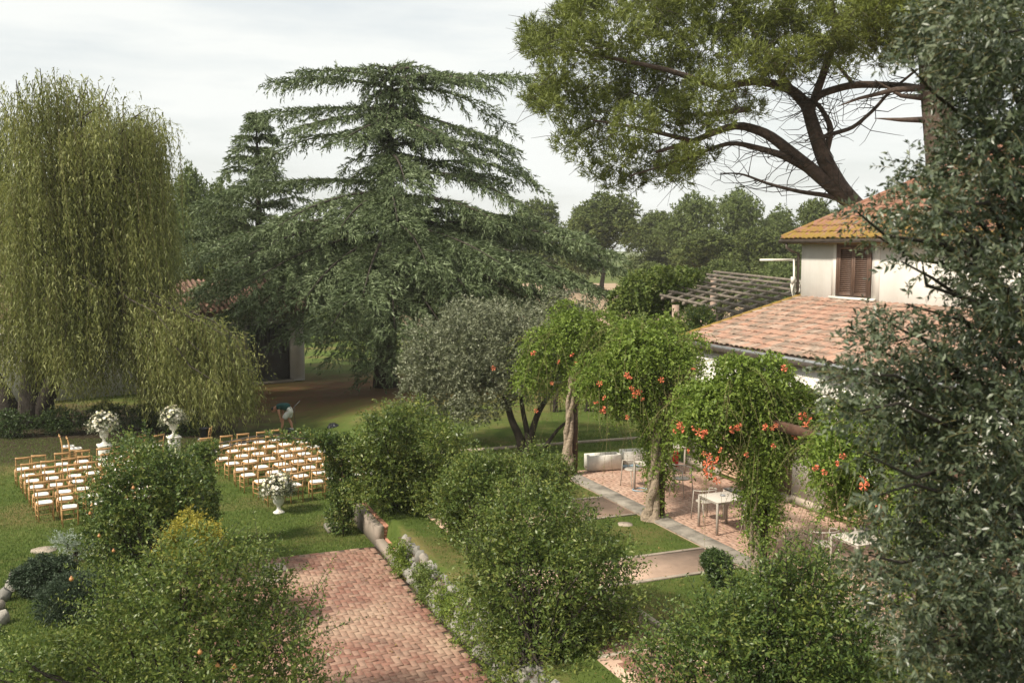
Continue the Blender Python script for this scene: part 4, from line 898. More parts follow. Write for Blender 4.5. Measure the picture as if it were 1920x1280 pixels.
def vine(label, s, cl, d, n, flowers, col, trunk=True, low=None):
    base = gp(s + .12, -.12, TZ); root = empty('trumpet_vine', base, label, 'vine', 'trumpet vines on the pergola'); g = G(); tw = G()
    bl = px_blobs(cl, d, .5)
    P, D = blob_pts(bl, n, .5); D = nrm(D * .8 + Z * .25 + RG.normal(size=D.shape) * .4); shoot_geo(g, P, D, RG.uniform(.2, .42, len(P)), 9, .105, .056, .7, .62, taper=.3, fold=.12)
    Pw, Dw = blob_pts(bl, 190, .85); Dw = nrm(Dw + A(0, 0, .25) + RG.normal(size=Dw.shape) * .2); Lw = RG.uniform(.4, 1.25, len(Pw)); shoot_geo(g, Pw, Dw, Lw, 16, .06, .03, 1.0, .6, fold=.12); stems(tw, Pw, Dw, Lw, 1.0, .007, 5)
    if col:
        zc = np.linspace(col[0], BZ, 12); cb_ = [tuple(gp(s, .1, z) + RG.normal(size=3) * .06) + (col[1] * (.55 + .45 * (z - col[0]) / (BZ - col[0])),) for z in zc]
        P, D = blob_pts(cb_, col[2], .45); D = nrm(D * A(.9, .9, .3) - Z * .35 + RG.normal(size=D.shape) * .3); shoot_geo(g, P, D, RG.uniform(.2, .4, len(P)), 9, .10, .052, .6, .6, fold=.12)
    if low:
        lb_ = [tuple(gp(s + .1, .0, z) + RG.normal(size=3) * .05) + (.16,) for z in np.linspace(TZ + .1, TZ + 1.3, 9)]
        P, D = blob_pts(lb_, low, .3); shoot_geo(g, P, nrm(D + RG.normal(size=D.shape) * .3), .2, 8, .08, .045, .5, .6, fold=.12)
    for k in range(3 if trunk else 2):
        z = np.linspace(TZ - .05, BZ + .1, 16); tt = (z - TZ) / (BZ - TZ); ph = k * 2.1
        C = np.array([gp(s + .14 + .065 * math.cos(ph + 6 * q) * (1 - .2 * q), -.14 + .065 * math.sin(ph + 6 * q) + .16 * q, zz) for q, zz in zip(tt, z)]) + RG.normal(size=(16, 3)) * .008
        tw_r = (.088 - .045 * tt + .075 * np.exp(-tt * 6)) * (1 if trunk else .45); T2 = G(); T2.tube(C + RG.normal(size=C.shape) * A(.014, .014, 0), tw_r * RG.uniform(.82, 1.2, 16), 9, False); T2.build('trunk', M['vinebark'], root, base, True)
    tag(tw.build('runners', M['stem'], root, base), kind='stuff'); g.build('foliage', M['vine'], root, base)
    for px, py in flowers:
        c = at(px, py, d - 1.05 + RG.uniform(-.15, .15))
        o = bloom if not bloom_used[0] else inst('blossom', bloom)
        bloom_used[0] = True; o.parent = root; o.location = c - base; o.rotation_euler = RG.uniform(0, 6, 3); k = RG.uniform(.38, .72); o.scale = (k, k, k)
d1_, d2_, d3_, d4_ = (gp(s, .2)[1] for s in POST)
vine('trumpet vine with pale twisted trunk on the post nearest the white planter boxes', POST[0], [(1080, 620, 46), (1040, 650, 46), (1120, 650, 46), (1000, 690, 36), (1060, 590, 30), (1010, 640, 30), (1100, 700, 40), (1150, 690, 34), (1040, 700, 36), (985, 720, 22), (1130, 610, 34), (1075, 735, 24), (1170, 640, 30)], d1_ + .2, 2500, [(1035, 718), (1005, 770), (1048, 678), (1080, 680), (1000, 662), (1072, 665), (925, 690)], None, low=None)
vine('trumpet vine cloaking the second pergola post down to its pale twisted trunk', POST[1], [(1200, 660, 50), (1150, 690, 46), (1250, 670, 46), (1180, 630, 34), (1240, 620, 34), (1280, 690, 40), (1120, 720, 36), (1200, 720, 46), (1160, 745, 34), (1295, 640, 26), (1100, 690, 26), (1240, 740, 30), (1290, 740, 26)], d2_ + .2, 2900, [(1124, 719), (1132, 745), (1175, 702), (1190, 740), (1198, 735), (1185, 728), (1132, 768), (1117, 755), (1180, 708), (1205, 748), (1176, 782), (1240, 712), (1128, 770), (1265, 790), (1300, 692)], (1.75, .32, 750), low=150)
vine('full trumpet vine with many orange flowers on the third pergola post', POST[2], [(1400, 750, 58), (1340, 760, 52), (1460, 750, 54), (1380, 700, 42), (1440, 700, 42), (1310, 790, 40), (1500, 770, 46), (1420, 800, 50), (1350, 820, 36), (1300, 740, 34), (1480, 820, 40), (1530, 820, 34), (1290, 800, 22), (1330, 850, 20)], d3_ + .2, 3500, [(1275, 795), (1280, 805), (1272, 800), (1310, 810), (1318, 815), (1322, 812), (1300, 803), (1375, 805), (1385, 800), (1435, 800), (1448, 803), (1455, 797), (1450, 835), (1320, 850), (1330, 855), (1325, 868), (1335, 872), (1322, 880), (1328, 890), (1340, 898), (1345, 902), (1350, 843), (1400, 852), (1505, 780), (1518, 786), (1510, 797), (1490, 818), (1265, 808), (1345, 862), (1290, 845), (1470, 690)], (1.35, .36, 1050), False)
vine('trumpet vine at the last pergola post behind the dark overhanging leaves', POST[3], [(1600, 800, 60), (1560, 850, 50), (1650, 830, 60), (1620, 890, 50), (1700, 860, 60), (1560, 900, 30), (1750, 840, 60), (1590, 940, 34)], d4_ + .6, 2300, [(1580, 855), (1530, 877), (1545, 885), (1620, 910), (1618, 895), (1572, 870), (1648, 950)], (1.2, .45, 700), False)

# --- overhanging tree close to the viewpoint
def near_tree():
    base = A(3.9, 6.6, 0); root = empty('holm_oak', base, 'dark evergreen oak overhanging from close by on the house side', 'tree'); tr = G(); g = G(); tw = G()
    cl = [(1860, 60, 110), (1780, 50, 60), (1720, 60, 28), (1710, 130, 24), (1900, 180, 100), (1820, 150, 60), (1850, 290, 80), (1910, 320, 90), (1780, 330, 40), (1690, 330, 26), (1740, 390, 50), (1850, 420, 80), (1670, 400, 28), (1610, 400, 18), (1640, 440, 16), (1710, 440, 30), (1780, 450, 45), (1690, 490, 12), (1730, 500, 18), (1890, 540, 75), (1830, 510, 40), (1840, 620, 60), (1900, 660, 90),
          (1750, 650, 50), (1680, 640, 36), (1620, 650, 26), (1590, 700, 22), (1640, 710, 40), (1710, 730, 60), (1780, 740, 80), (1570, 760, 20), (1610, 770, 34), (1670, 790, 50), (1870, 800, 100), (1740, 830, 60), (1620, 850, 22), (1660, 870, 28), (1820, 900, 90), (1900, 950, 95), (1730, 920, 40), (1640, 930, 18), (1670, 970, 26), (1780, 1010, 70), (1700, 1040, 44), (1630, 1040, 26), (1860, 1070, 95), (1750, 1110, 60), (1670, 1130, 36), (1820, 1170, 85), (1910, 1180, 95), (1730, 1210, 50), (1790, 1270, 85), (1900, 1290, 95), (1610, 1090, 18), (1560, 690, 14), (1640, 590, 14), (1700, 570, 16)]
    bl = []
    for b in cl:
        d = 5.6 + RG.uniform(-.6, .7) + (0.2 if b[0] > 1800 else 0); c = at(b[0], b[1], d); bl.append((c[0], c[1], c[2], b[2] * d / F_PX))
        s = A(3.4, 6.4, max(2.5, c[2] - .7)); tr.tube(curve(s, c, .12, 6, .05), np.linspace(.026, .005, 6), 5, False)
    P, D = blob_pts(bl, 6600, .25); D = nrm(D * .7 + A(-.35, -.1, .3) + RG.normal(size=D.shape) * .4); L = RG.uniform(.09, .20, len(P))
    shoot_geo(g, P, D, L, 10, .052, .019, .2, .6, taper=.25, fold=.15)
    k = np.arange(0, len(P), 2); stems(tw, P[k], D[k], L[k], .2, .0028, 3)
    tr.tube(curve(base, A(3.3, 6.4, 9.5), 0, 8, .06), np.linspace(.24, .08, 8), 9)
    tr.build('trunk', M['barkdark'], root, base, True); tw.build('twigs', M['stem'], root, base); g.build('crown', M['olive'], root, base)
near_tree()

# --- background trees
def far_tree(kind, n=2300, slender=1.0):
    g = G(); tr = G(); bl = []
    for k in range(17):
        a = RG.uniform(0, 6.3); r = RG.uniform(0, .36); z = RG.uniform(.28, .86); w = 1 - abs(z - .5) * .9
        bl.append((math.cos(a) * r * w, math.sin(a) * r * w, z, RG.uniform(.10, .18)))
    bl += [(0, 0, .9, .10), (.1, .05, .8, .13), (-.12, 0, .78, .13)]
    P, D = blob_pts(bl, n, .35); shoot_geo(g, P, nrm(D * .8 + Z * .3 + RG.normal(size=D.shape) * .5), RG.uniform(.03, .06, len(P)), 6, .034, .021, .3, .65, jit=.004, tri=True)
    tr.tube(curve(A(0, 0, -.01), A(.02, 0, .6), 0, 6, .008), np.linspace(.022, .009, 6), 7, False)
    for b in bl[:10]: tr.tube(curve(A(0, 0, .22), A(*b[:3]), .02, 5, .008), np.linspace(.010, .003, 5), 4, False)
    return g, tr
protos = []
for k, (m_, n) in enumerate((('far1', 4600), ('far2', 3000), ('far1', 4300), ('far3', 4200), ('far2', 3600))):
    g, tr = far_tree(k, n); protos.append((g, tr, m_))
made = {}
def place_far(px, top, wpx, d, k, label, zb=0):
    tp = at(px, top, d); h = tp[2] - zb; w = wpx * d / F_PX
    root = empty('background_tree', A(tp[0], d, zb), label, 'tree', 'trees beyond the garden')
    if k not in made:
        g, tr, m_ = protos[k]; made[k] = (g.build('crown', M[m_], root), tr.build('trunk', M['bark'], root))
        a, b = made[k]
    else: a, b = inst('crown', made[k][0], root), inst('trunk', made[k][1], root)
    root.scale = (w / .82, w / .82, h); root.rotation_euler = (0, 0, RG.uniform(0, 6.3)); return root
FT = [(1000, 372, 150, 150, 0, 'rounded oak showing over the right shoulder of the cedar'), (1130, 360, 190, 140, 2, 'broad brownish green oak under the pine foliage'), (1225, 395, 150, 155, 0, 'dark oak between the broad oak and the lacy poplars'), (1300, 360, 130, 138, 1, 'lacy pale green tree with gaps in its crown, farther from the roof'), (1385, 352, 130, 132, 1, 'lacy tall tree with ivy-dark trunk behind the pergola'), (1465, 385, 140, 140, 4, 'green tree between the lacy tree and the upper roof'), (1535, 372, 130, 125, 0, 'dark green tree just behind the upper roof edge'), (900, 400, 170, 150, 2, 'oak hidden behind the right branches of the cedar'), (1330, 430, 200, 120, 2, 'low spreading oak in front of the lacy trees'), (1430, 425, 160, 115, 0, 'dense dark oak behind the aerial arm'),
      (355, 308, 120, 78, 1, 'light green tree between willow and conifer'), (420, 325, 120, 84, 4, 'green tree behind the slim conifer'), (325, 400, 150, 74, 4, 'leafy tree close behind the edge of the willow'), (400, 420, 130, 70, 2, 'dark leafy tree over the outbuilding roof'), (600, 430, 220, 120, 0, 'oak far behind the cedar trunk, left of it'), (760, 440, 220, 130, 2, 'oak far behind the cedar crown'), (180, 420, 260, 110, 0, 'oak glimpsed far behind the willow strands'), (20, 400, 240, 110, 2, 'oak at the far end behind the willow trunk'), (1600, 420, 160, 110, 4, 'tree behind the house under the leaning pine')]
for f in FT: place_far(*f)
for px, top, w, d, k, lb in ((1220, 492, 150, 100, 2, 'low dark bush along the field edge under the broad oak'), (1350, 488, 170, 95, 2, 'low bush above the timber pergola'), (1455, 480, 150, 90, 4, 'low bright bush behind the aerial mast'), (690, 560, 130, 75, 4, 'low green bush behind the cedar trunk'), (600, 600, 100, 80, 2, 'low dark bush beyond the outbuilding corner'), (850, 560, 140, 85, 2, 'low dark bush beyond the lawn under the cedar')):
    r = place_far(px, top, w, d, k, lb); r.name = 'background_bush'; r['category'] = 'bush'; r['group'] = 'bushes beyond the garden'
    if k != -1: r.location.z = -.35 * r.scale[2]; r.scale[2] *= 1.35
iv = px_blobs([(1200, 545, 40), (1180, 590, 44), (1240, 530, 34), (1285, 520, 24), (1225, 590, 46), (1160, 560, 22), (1270, 550, 34), (1200, 630, 40), (1310, 515, 14)], 42, 1.0)
shrub('ivy_mound', 'large yellow green ivy mound climbing the end of the timber pergola', 'ivy', A(*at(1210, 600, 42)[:2], .3), iv, 3200, M['ivy'], .17, .12, 6, (.15, .4), 0, up=.2, lo=.55, droop=.5, tri=True)
for px, py, r, d, m_, lb in ((1105, 590, 30, 38, 'grey', 'grey leaved bush above the first vine, below the dry field'), (1045, 570, 26, 38, 'grey', 'small grey bush between the rounded tree and the cedar'), (1260, 625, 34, 34, 'ivy', 'leafy bush growing at the far eave of the tiled roof'), (1310, 600, 26, 34, 'pomdark', 'bush with reddish tips under the timber pergola'), (1165, 625, 30, 36, 'ivy', 'green bush between the second vine and the ivy mound')):
    c = at(px, py, d); rr = r * d / F_PX; bl = [(c[0] + RG.normal() * rr * .6, c[1] + RG.normal() * rr * .5, c[2] - k * rr * .55, rr * RG.uniform(.7, 1.0)) for k in range(6)]
    shrub('garden_bush', lb, 'shrub', A(c[0], c[1], TZ), bl, 900, M[m_], .14, .07, 8, (.2, .4), 10, wl=(.4, .8), up=.4)
# dark hedge at the foot of the willow
for px, py, w in ((20, 790, 'beside the outer willow trunk'), (110, 785, 'next to the main willow trunk'), (200, 775, 'behind the bigger white bouquet'), (280, 775, 'between the two raised bouquets'), (355, 785, 'behind the black tub on a chair')):
    c = on(px, py + 30); bl = px_blobs([(px, py, 26), (px - 22, py + 6, 24), (px + 24, py + 4, 24), (px, py + 16, 24)], c[1])
    shrub('low_hedge_bush', 'dark low hedge bush in willow shade ' + w, 'shrub', c, bl, 700, M['box'], .09, .045, 8, (.15, .3), 0, up=.4, group='hedge bushes under the willow')

# --- grass blades
def grass(name, pts, parent=None):
    n = len(pts); h = RG.uniform(.02, .065, n)[:, None]; a = RG.uniform(0, 6.3, n); s = np.stack([np.cos(a), np.sin(a), 0 * a], -1) * .008
    tip = pts + Z * h + RG.normal(size=(n, 3)) * A(.014, .014, 0)
    b = np.arange(n) * 3; o = mk(name, np.stack([pts - s, pts + s, tip], 1).reshape(-1, 3), np.stack([b, b + 1, b + 2], -1), M['blade']); tag(o, kind='stuff'); return o
n = 330000; px = RG.uniform(-220, 960, n); py = 790 + 500 * RG.uniform(0, 1, n) ** 1.3
P = np.array([((x - 960) / F_PX, y) for x, y in zip(px, py)])
yc = (640 - py) / F_PX; ry = math.cos(PITCH) + yc * math.sin(PITCH); rz = -math.sin(PITCH) + yc * math.cos(PITCH); t = -CAM_H / rz
pts = np.stack([(px - 960) / F_PX * t, ry * t, 0 * t], -1); q = pts - O0; s_c = -(q @ U); w_c = q @ V
ok = ~((s_c > 2.2) & (w_c > -10.7)) & ~((w_c > -6.15)) & (pts[:, 1] < 36)
tag(grass('grass', pts[ok]), 'short mown grass with dry patches on the lower lawn', 'grass')
n = 70000; s_c = RG.uniform(-6, 14, n); w_c = RG.uniform(-5.6, 3.9, n)
ok = ~((w_c > -.3) & (s_c > -.6)) & ~((s_c > 2.35) & (s_c < 4.2) & (w_c > -5)) & ~((s_c > 7.0) & (s_c < 8.45) & (w_c > -5)) & ~((s_c > 8.3) & (w_c < -3.2) & (w_c > -4.8)) & ~((s_c > 11.2) & (s_c < 12.7) & (w_c > -5)) & ~((s_c < 2.2) & (w_c < -3))
pts = O0 - np.outer(s_c[ok], U) + np.outer(w_c[ok], V) + Z * (TZ - .005)
tag(grass('grass', pts), 'short green grass on the terrace between the paved paths', 'grass')

M['dryleaf'] = leafmat('fallen leaf', [(.09, .045, .02), (.17, .09, .035), (.26, .17, .06)], .1, .7)
n = 2600; s_c = RG.uniform(-2, 13, n); w_c = RG.uniform(-10.4, 3.7, n); zz = np.where(w_c < -6.2, .045, TZ + .045); keep = (w_c < -6.2) & (s_c > 2.3) | (w_c > -5.2); clus = RG.uniform(0, 1, n) < .35 + .65 * (np.abs(np.sin(s_c * 1.7) * np.cos(w_c * 1.3)) > .6)
pts = (O0 - np.outer(s_c, U) + np.outer(w_c, V) + Z * zz[:, None])[keep & clus]; d_ = rdir(len(pts)) * A(1, 1, .25)
v_, q_, t_ = leaf_geo(pts, nrm(d_), RG.uniform(.03, .07, len(pts)), .03, up=6.0); g = G(); g.add(v_, q_, t_); tag(g.build('fallen_leaves', M['dryleaf']), 'scattered dry brown leaves on the paving and grass', 'leaves', kind='stuff')

# ------------------------------------------------------------------ ceremony chairs
ORD = ['first', 'second', 'third', 'fourth', 'fifth', 'sixth', 'seventh', 'eighth']
def make_chair():
    r = bpy.data.objects.new('wooden_chair', None); COL.objects.link(r)      # faces local +Y
    wd, cu = M['chairwood'], M['cushion']
    for sx in (-1, 1):
        G().tube([(sx * .175, -.17, 0), (sx * .178, -.165, .45), (sx * .185, -.19, .68), (sx * .19, -.235, .87)], [.015, .019, .017, .013], 6).build('back_post', wd, r, None, True)
        G().tube([(sx * .195, .19, 0), (sx * .192, .185, .44)], [.014, .019], 6).build('leg', wd, r, None, True)
        for z in (.16, .29): G().tube([(sx * .177, -.166, z), (sx * .194, .187, z - .02)], .009, 5).build('stretcher', wd, r, None, True)
    G().tube([(-.194, .187, .24), (.194, .187, .24)], .009, 5).build('stretcher', wd, r, None, True)
    G().tube([(-.177, -.166, .20), (.177, -.166, .20)], .009, 5).build('stretcher', wd, r, None, True)
    def rail(z, h, y, bow, name):
        t = np.linspace(-1, 1, 9); g = G(); P = []
        for x in t:
            yy = y - bow * (1 - x * x)
            P += [[x * .205, yy - .011, z - h / 2], [x * .205, yy + .011, z - h / 2], [x * .205, yy + .011, z + h / 2], [x * .205, yy - .011, z + h / 2]]
        q = [[4 * i + k, 4 * i + (k + 1) % 4, 4 * i + 4 + (k + 1) % 4, 4 * i + 4 + k] for i in range(8) for k in range(4)] + [[3, 2, 1, 0], [32, 33, 34, 35]]
        g.add(P, q); g.build(name, wd, r)
    rail(.845, .062, -.225, .03, 'top_rail'); rail(.64, .035, -.185, .012, 'back_rail')
    G().box((0, .01, .448), (.40, .39, .03), None, .008).build('seat', wd, r)
    n = 8; pr_ = []
    g = G(); an = np.arange(20) * 2 * math.pi / 20
    sq = lambda a, k: (np.sign(math.cos(a)) * abs(math.cos(a)) ** .45 * k, np.sign(math.sin(a)) * abs(math.sin(a)) ** .45 * k + .015)
    P = [[*sq(a, k), z] for k, z in ((.175, .464), (.188, .472), (.182, .488), (.14, .497), (.05, .50)) for a in an]
    q = [[20 * i + k, 20 * i + (k + 1) % 20, 20 * i + 20 + (k + 1) % 20, 20 * i + 20 + k] for i in range(4) for k in range(20)]
    g.add(P, q, None); g.q.append(np.array([[80, 80 + 5, 80 + 10, 80 + 15]])); g.build('cushion', cu, r, None, True)
    return r
chair0 = make_chair(); first = [True]; NCH = [0]
def put_chair(x, y, face, label, group, tip=0):
    o = chair0 if first[0] else copy_tree(chair0)
    first[0] = False; o.location = (x, y, 0.0); o.rotation_euler = (0, 0, face); tag(o, label, 'chair', group); NCH[0] += 1; return o
FACE = math.radians(31)
ROWN = lambda i: ORD[i]
for r in range(-1, 7):
    for c in range(6):
        p = A(-9.46, 31.10) + A(.492, -.762) * r + A(.495, .36) * c
        if r < 0 and c == 5: continue
        if r == 6 and c == 0: p = p + A(.02, .05)
        put_chair(p[0] + RG.normal() * .04, p[1] + RG.normal() * .035, FACE + RG.normal() * .07, f'wooden chair, {ORD[c]} from the aisle, {ORD[r + 1]} row behind the tall flower plinth', 'ceremony chairs in the block by the leafy arch')
for r in range(0, 7):
    for c in range(6):
        if r == 6 and c == 0: continue
        p = A(-14.44, 28.85) + A(.487, -.757) * r + A(.45, .335) * c
        put_chair(p[0] + RG.normal() * .04, p[1] + RG.normal() * .035, FACE - .05 + RG.normal() * .07, f'wooden chair, {ORD[c]} from the open lawn edge, {ORD[r]} row from the willow', 'ceremony chairs in the block on the open lawn')
def seat_at(px, py, face, label): p = on(px, py, .48); return put_chair(p[0], p[1], face, label, 'chairs set apart beside the altar')
seat_at(127, 836, math.radians(-62), 'honey wood chair turned sideways to the aisle, behind its twin near the willow')
seat_at(141, 840, math.radians(-62), 'honey wood chair turned sideways to the aisle, in front of its twin')
seat_at(291, 835, math.radians(58), 'honey wood chair facing the altar beside the tall white flower plinth')
seat_at(256, 837, math.radians(58), 'honey wood chair half hidden by shrub tips near the flower plinth')
pb = seat_at(383, 822, math.radians(95), 'honey wood chair holding a black bin near the willow strands'); 

# ------------------------------------------------------------------ flowers, urns, plinths
def urn_mesh(): return G().lathe([(0, 0), (.15, 0), (.15, .03), (.11, .05), (.06, .09), (.045, .14), (.06, .17), (.05, .19), (.09, .22), (.135, .27), (.15, .36), (.155, .44), (.19, .48), (.19, .50), (.15, .50), (.12, .44), (0, .42)], n=24)
def bouquet(c, r, label):
    root = empty('flower_bouquet', c, label, 'flowers'); g = G(); n = 420; d = rdir(n); d[:, 2] = np.abs(d[:, 2]) * 1.0 - .35; d = nrm(d)
    shoot_geo(g, np.zeros((n, 3)) + Z * r * .55, d, r * RG.uniform(.8, 1.5, n), 8, .10, .04, .15, .5, t0=.5)
    g.build('greenery', M['grey'], root)
    fl = G(); n = 150; d = rdir(n); d[:, 2] = np.abs(d[:, 2]) * 1.1 - .4; d = nrm(d)
    for q in d:
        rr = RG.uniform(.032, .062); ce = q * r * RG.uniform(.75, 1.22) + Z * r * .55; s_ = nrm(np.cross(q, A(.3, .2, .9))); u_ = np.cross(q, s_)
        for k, (a, h) in enumerate(((1.0, 0), (.7, .5))):
            an = np.arange(7) * 2 * math.pi / 7 + k * .4; ring = np.array([ce + (s_ * math.cos(x) + u_ * math.sin(x)) * rr * a + q * rr * (.25 + h) for x in an])
            fl.add(np.concatenate([ring, [ce + q * rr * (h * .6)]]), None, [[i, (i + 1) % 7, 7] for i in range(7)])
    tag(fl.build('blossoms', M['petal'], root), kind='stuff'); return root
M['petal'] = islandmat('cream petals', [(.80, .78, .70), (.74, .72, .60), (.78, .70, .60), (.70, .70, .34), (.82, .80, .74), (.80, .79, .72)], None)
def urn(c, label, s=1.0):
    o = urn_mesh().build('flower_urn', M['stonewhite'], None, None, True); o.location = [float(x) for x in c]; o.scale = (s, s, s); tag(o, label, 'urn')
def plinth(c, label):
    g = G(); g.box((0, 0, .05), (.42, .42, .10), None, .012); g.box((0, 0, .36), (.34, .34, .52), None, .006); g.box((0, 0, .655), (.42, .42, .07), None, .012)
    o = g.build('stone_plinth', M['stonewhite']); o.location = [float(x) for x in c]; o.rotation_euler = (0, 0, FACE); tag(o, label, 'plinth')
p = on(327, 855); plinth(p, 'square white plinth under the smaller urn beside the willow'); urn(p + Z * .69, 'white urn of flowers raised on the plinth in full view', .9); bouquet(p + Z * 1.12, .34, 'tall white bouquet raised on the plinth in full view')
p = on(197, 872); plinth(p, 'square white plinth hidden behind the dark fruiting shrub'); urn(p + Z * .69, 'white urn partly hidden by the dark fruiting shrub', .9); bouquet(p + Z * 1.12, .39, 'big white bouquet above the dark fruiting shrub')
p = on(523, 961); urn(p, 'white footed urn standing on the grass behind the last row of chairs'); bouquet(p + Z * .48, .36, 'white and yellow bouquet in the urn on the grass')

# ------------------------------------------------------------------ small things on the lawn
p = pb.location; g = G(); g.lathe([(0, .0), (.13, 0), (.15, .30), (.165, .31), (.165, .33), (.14, .33), (.12, .28), (0, .27)], n=16)
o = g.build('black_bin', M['rubber'], None, None, True); o.location = (p[0], p[1], .522); tag(o, 'black plastic tub standing on a chair near the willow', 'tub')
def lump(name, c, sx, sy, sz, label, cat, mat):
    bm = bmesh.new(); bmesh.ops.create_icosphere(bm, subdivisions=4, radius=1)
    for v in bm.verts:
        q = np.array(v.co); a = math.atan2(q[1], q[0]); k = 1 + .05 * math.sin(7 * a + 3 * q[2]) + .04 * math.sin(11 * a - 6 * q[2]) + .03 * math.sin(9 * q[0] + 5 * q[1])
        z = max(q[2], -.55) + .55; v.co = (q[0] * sx * k, q[1] * sy * k, z * sz * k)
    me = bpy.data.meshes.new(name); bm.to_mesh(me); bm.free(); me.materials.append(mat)
    for f in me.polygons: f.use_smooth = True
    o = bpy.data.objects.new(name, me); COL.objects.link(o); o.location = [float(x) for x in c]; return tag(o, label, cat)
lump('rubbish_bag', on(625, 808), .23, .2, .20, 'full black rubbish bag lying on the lawn', 'bag', M['rubber'])
q = A(-9.46, 31.10) - A(.492, -.762) + A(.495, .36) * 2; lump('dark_bag', A(q[0], q[1], .515), .12, .10, .09, 'small dark bag lying on a front row chair cushion', 'bag', M['rubber'])
lump('dark_bag', on(540, 812), .2, .14, .12, 'dark cloth bag on the grass at the feet of the bending person', 'bag', M['rubber'])
p = on(553, 797); st_ = empty('garden_stake', p, 'thin dark iron stake with a slanting rod behind the bending person', 'stake')
G().tube([(0, 0, -.05), (0, 0, .82)], .012, 6).build('stake', M['gutter'], st_); G().tube([(-.12, 0, .62), (.22, 0, .98)], .009, 6).build('rod', M['greymetal'], st_)

# ------------------------------------------------------------------ patio furniture
def table(s, w, rz, label, topm, base_z=TZ + .03):
    c = gp(s, w, base_z); r = empty('patio_table', c, label, 'table', None, ang + rz)
    G().box((0, 0, .735), (.78, .78, .022), None, .006).build('table_top', topm, r)
    for sx in (-1, 1):
        for sy in (-1, 1): G().box((sx * .365, sy * .365, .362), (.045, .045, .724), None, .004).build('leg', M['metal'], r)
    for sx in (-1, 1): G().box((sx * .365, 0, .70), (.025, .68, .045)).build('apron', M['metal'], r); G().box((0, sx * .365, .70), (.68, .025, .045)).build('apron', M['metal'], r)
    return r
def hoop_chair(s, w, rz, label):
    c = gp(s, w, TZ + .03); r = empty('metal_chair', c, label, 'chair', 'metal patio chairs', rz); m_ = M['metal']
    an = np.linspace(0, 2 * math.pi, 25)[:-1]
    G().lathe([(0, .435), (.20, .435), (.215, .445), (.215, .458), (.20, .468), (0, .47)], n=24).build('seat', m_, r)
    t = np.linspace(-.18 * math.pi, 1.18 * math.pi, 15); C = np.array([(math.cos(x) * .27, -math.sin(x) * .25, .72 + .03 * math.sin(x)) for x in t])
    G().tube(C, .014, 7).build('back_hoop', m_, r, None, True)
    for sx in (-1, 1):
        G().tube([(sx * .23, .21, 0), (sx * .225, .16, .45), C[0] if sx > 0 else C[-1]], .013, 7).build('leg', m_, r, None, True)
        G().tube([(sx * .21, -.24, 0), (sx * .19, -.16, .44)], .013, 7).build('leg', m_, r, None, True)
    for k in range(9):
        x = math.pi * (.14 + .72 * k / 8); G().tube([(math.cos(x) * .20, -math.sin(x) * .18, .455), (math.cos(x) * .27, -math.sin(x) * .25, .735)], .004, 4).build('spindle', m_, r)
    return r
TB = M['tabletop']; MT = M['metal']
table(6.05, .88, 0, 'pale square metal table with a glass ashtray on the open patio', TB); table(5.75, 1.75, 0, 'black topped table pushed against the pale table with the ashtray', M['blacktop'])
hoop_chair(5.25, .95, ang - math.pi / 2 + math.pi + .1, 'metal hoop-back chair on the far side of the table with the ashtray'); hoop_chair(6.75, 1.25, ang - math.pi / 2 - .2, 'metal hoop-back chair at the near side of the table with the ashtray')
c = gp(6.0, .92, TZ + .03 + .746); o = G().lathe([(0, .0), (.05, 0), (.058, .03), (.048, .03), (.04, .01), (0, .01)], n=14).build('ashtray', M['greymetal']); o.location = c; tag(o, 'small glass ashtray on the pale patio table', 'ashtray')
table(2.4, 1.25, .05, 'pale metal table behind the vine-wrapped second post', TB); hoop_chair(1.7, 1.0, ang + math.pi / 2 + .2, 'metal hoop-back chair next to the white planter boxes'); hoop_chair(3.1, 1.65, ang - math.pi / 2 + .5, 'metal hoop-back chair just behind the second post')
table(.6, 2.7, 0, 'pale table at the far end of the patio beside the red extinguisher', TB)
table(9.7, 1.55, 0, 'pale patio table behind the tall leafy shoots', TB); table(9.4, 2.4, 0, 'black topped table beside the pale table behind the leafy shoots', M['blacktop']); hoop_chair(9.0, 1.3, ang + math.pi / 2, 'metal hoop-back chair behind the leafy shoots'); 
table(14.2, 1.9, .2, 'pale patio table under the dark overhanging leaves', TB); hoop_chair(13.5, 2.3, ang + 1.2, 'metal hoop-back chair under the dark overhanging leaves')
def trough(s, w, rz, label):
    c = gp(s, w, TZ + .02); r = empty('planter_box', c, label, 'planter', 'white planter boxes at the patio end', ang + math.pi / 2 + rz); L_0, W_0, H_0 = .98, .42, .42
    g = G(); g.box((0, 0, .07), (L_0 - .06, W_0 - .06, .06))
    for sx in (-1, 1): g.box((sx * (L_0 / 2 - .03), 0, .26), (.06, W_0 - .122, .42), None, .008); g.box((0, sx * (W_0 / 2 - .03), .26), (L_0, .06, .42), None, .008)
    g.build('trough', M['stonewhite'], r); G().box((0, 0, .36), (L_0 - .13, W_0 - .13, .06)).build('soil', M['soil'], r)
    for sx in (-1, 1): G().box((sx * .3, 0, .02), (.12, .3, .045)).build('foot', M['concrete'], r)
trough(-.3, 1.15, -.1, 'white concrete planter box nearest the first vine trunk'); trough(-.45, 2.35, -.1, 'white concrete planter box beside the far table')
g = G(); g.tube([gp(-.25, 1.65, TZ + .08), gp(-.3, 2.0, TZ + .07), gp(-.1, 2.5, TZ + .07), gp(.2, 2.6, TZ + .07)], .045, 8); tag(g.build('blue_pipe', M['bluehose'], None, None, True), 'pale blue plastic pipe lying between the planter boxes', 'pipe')
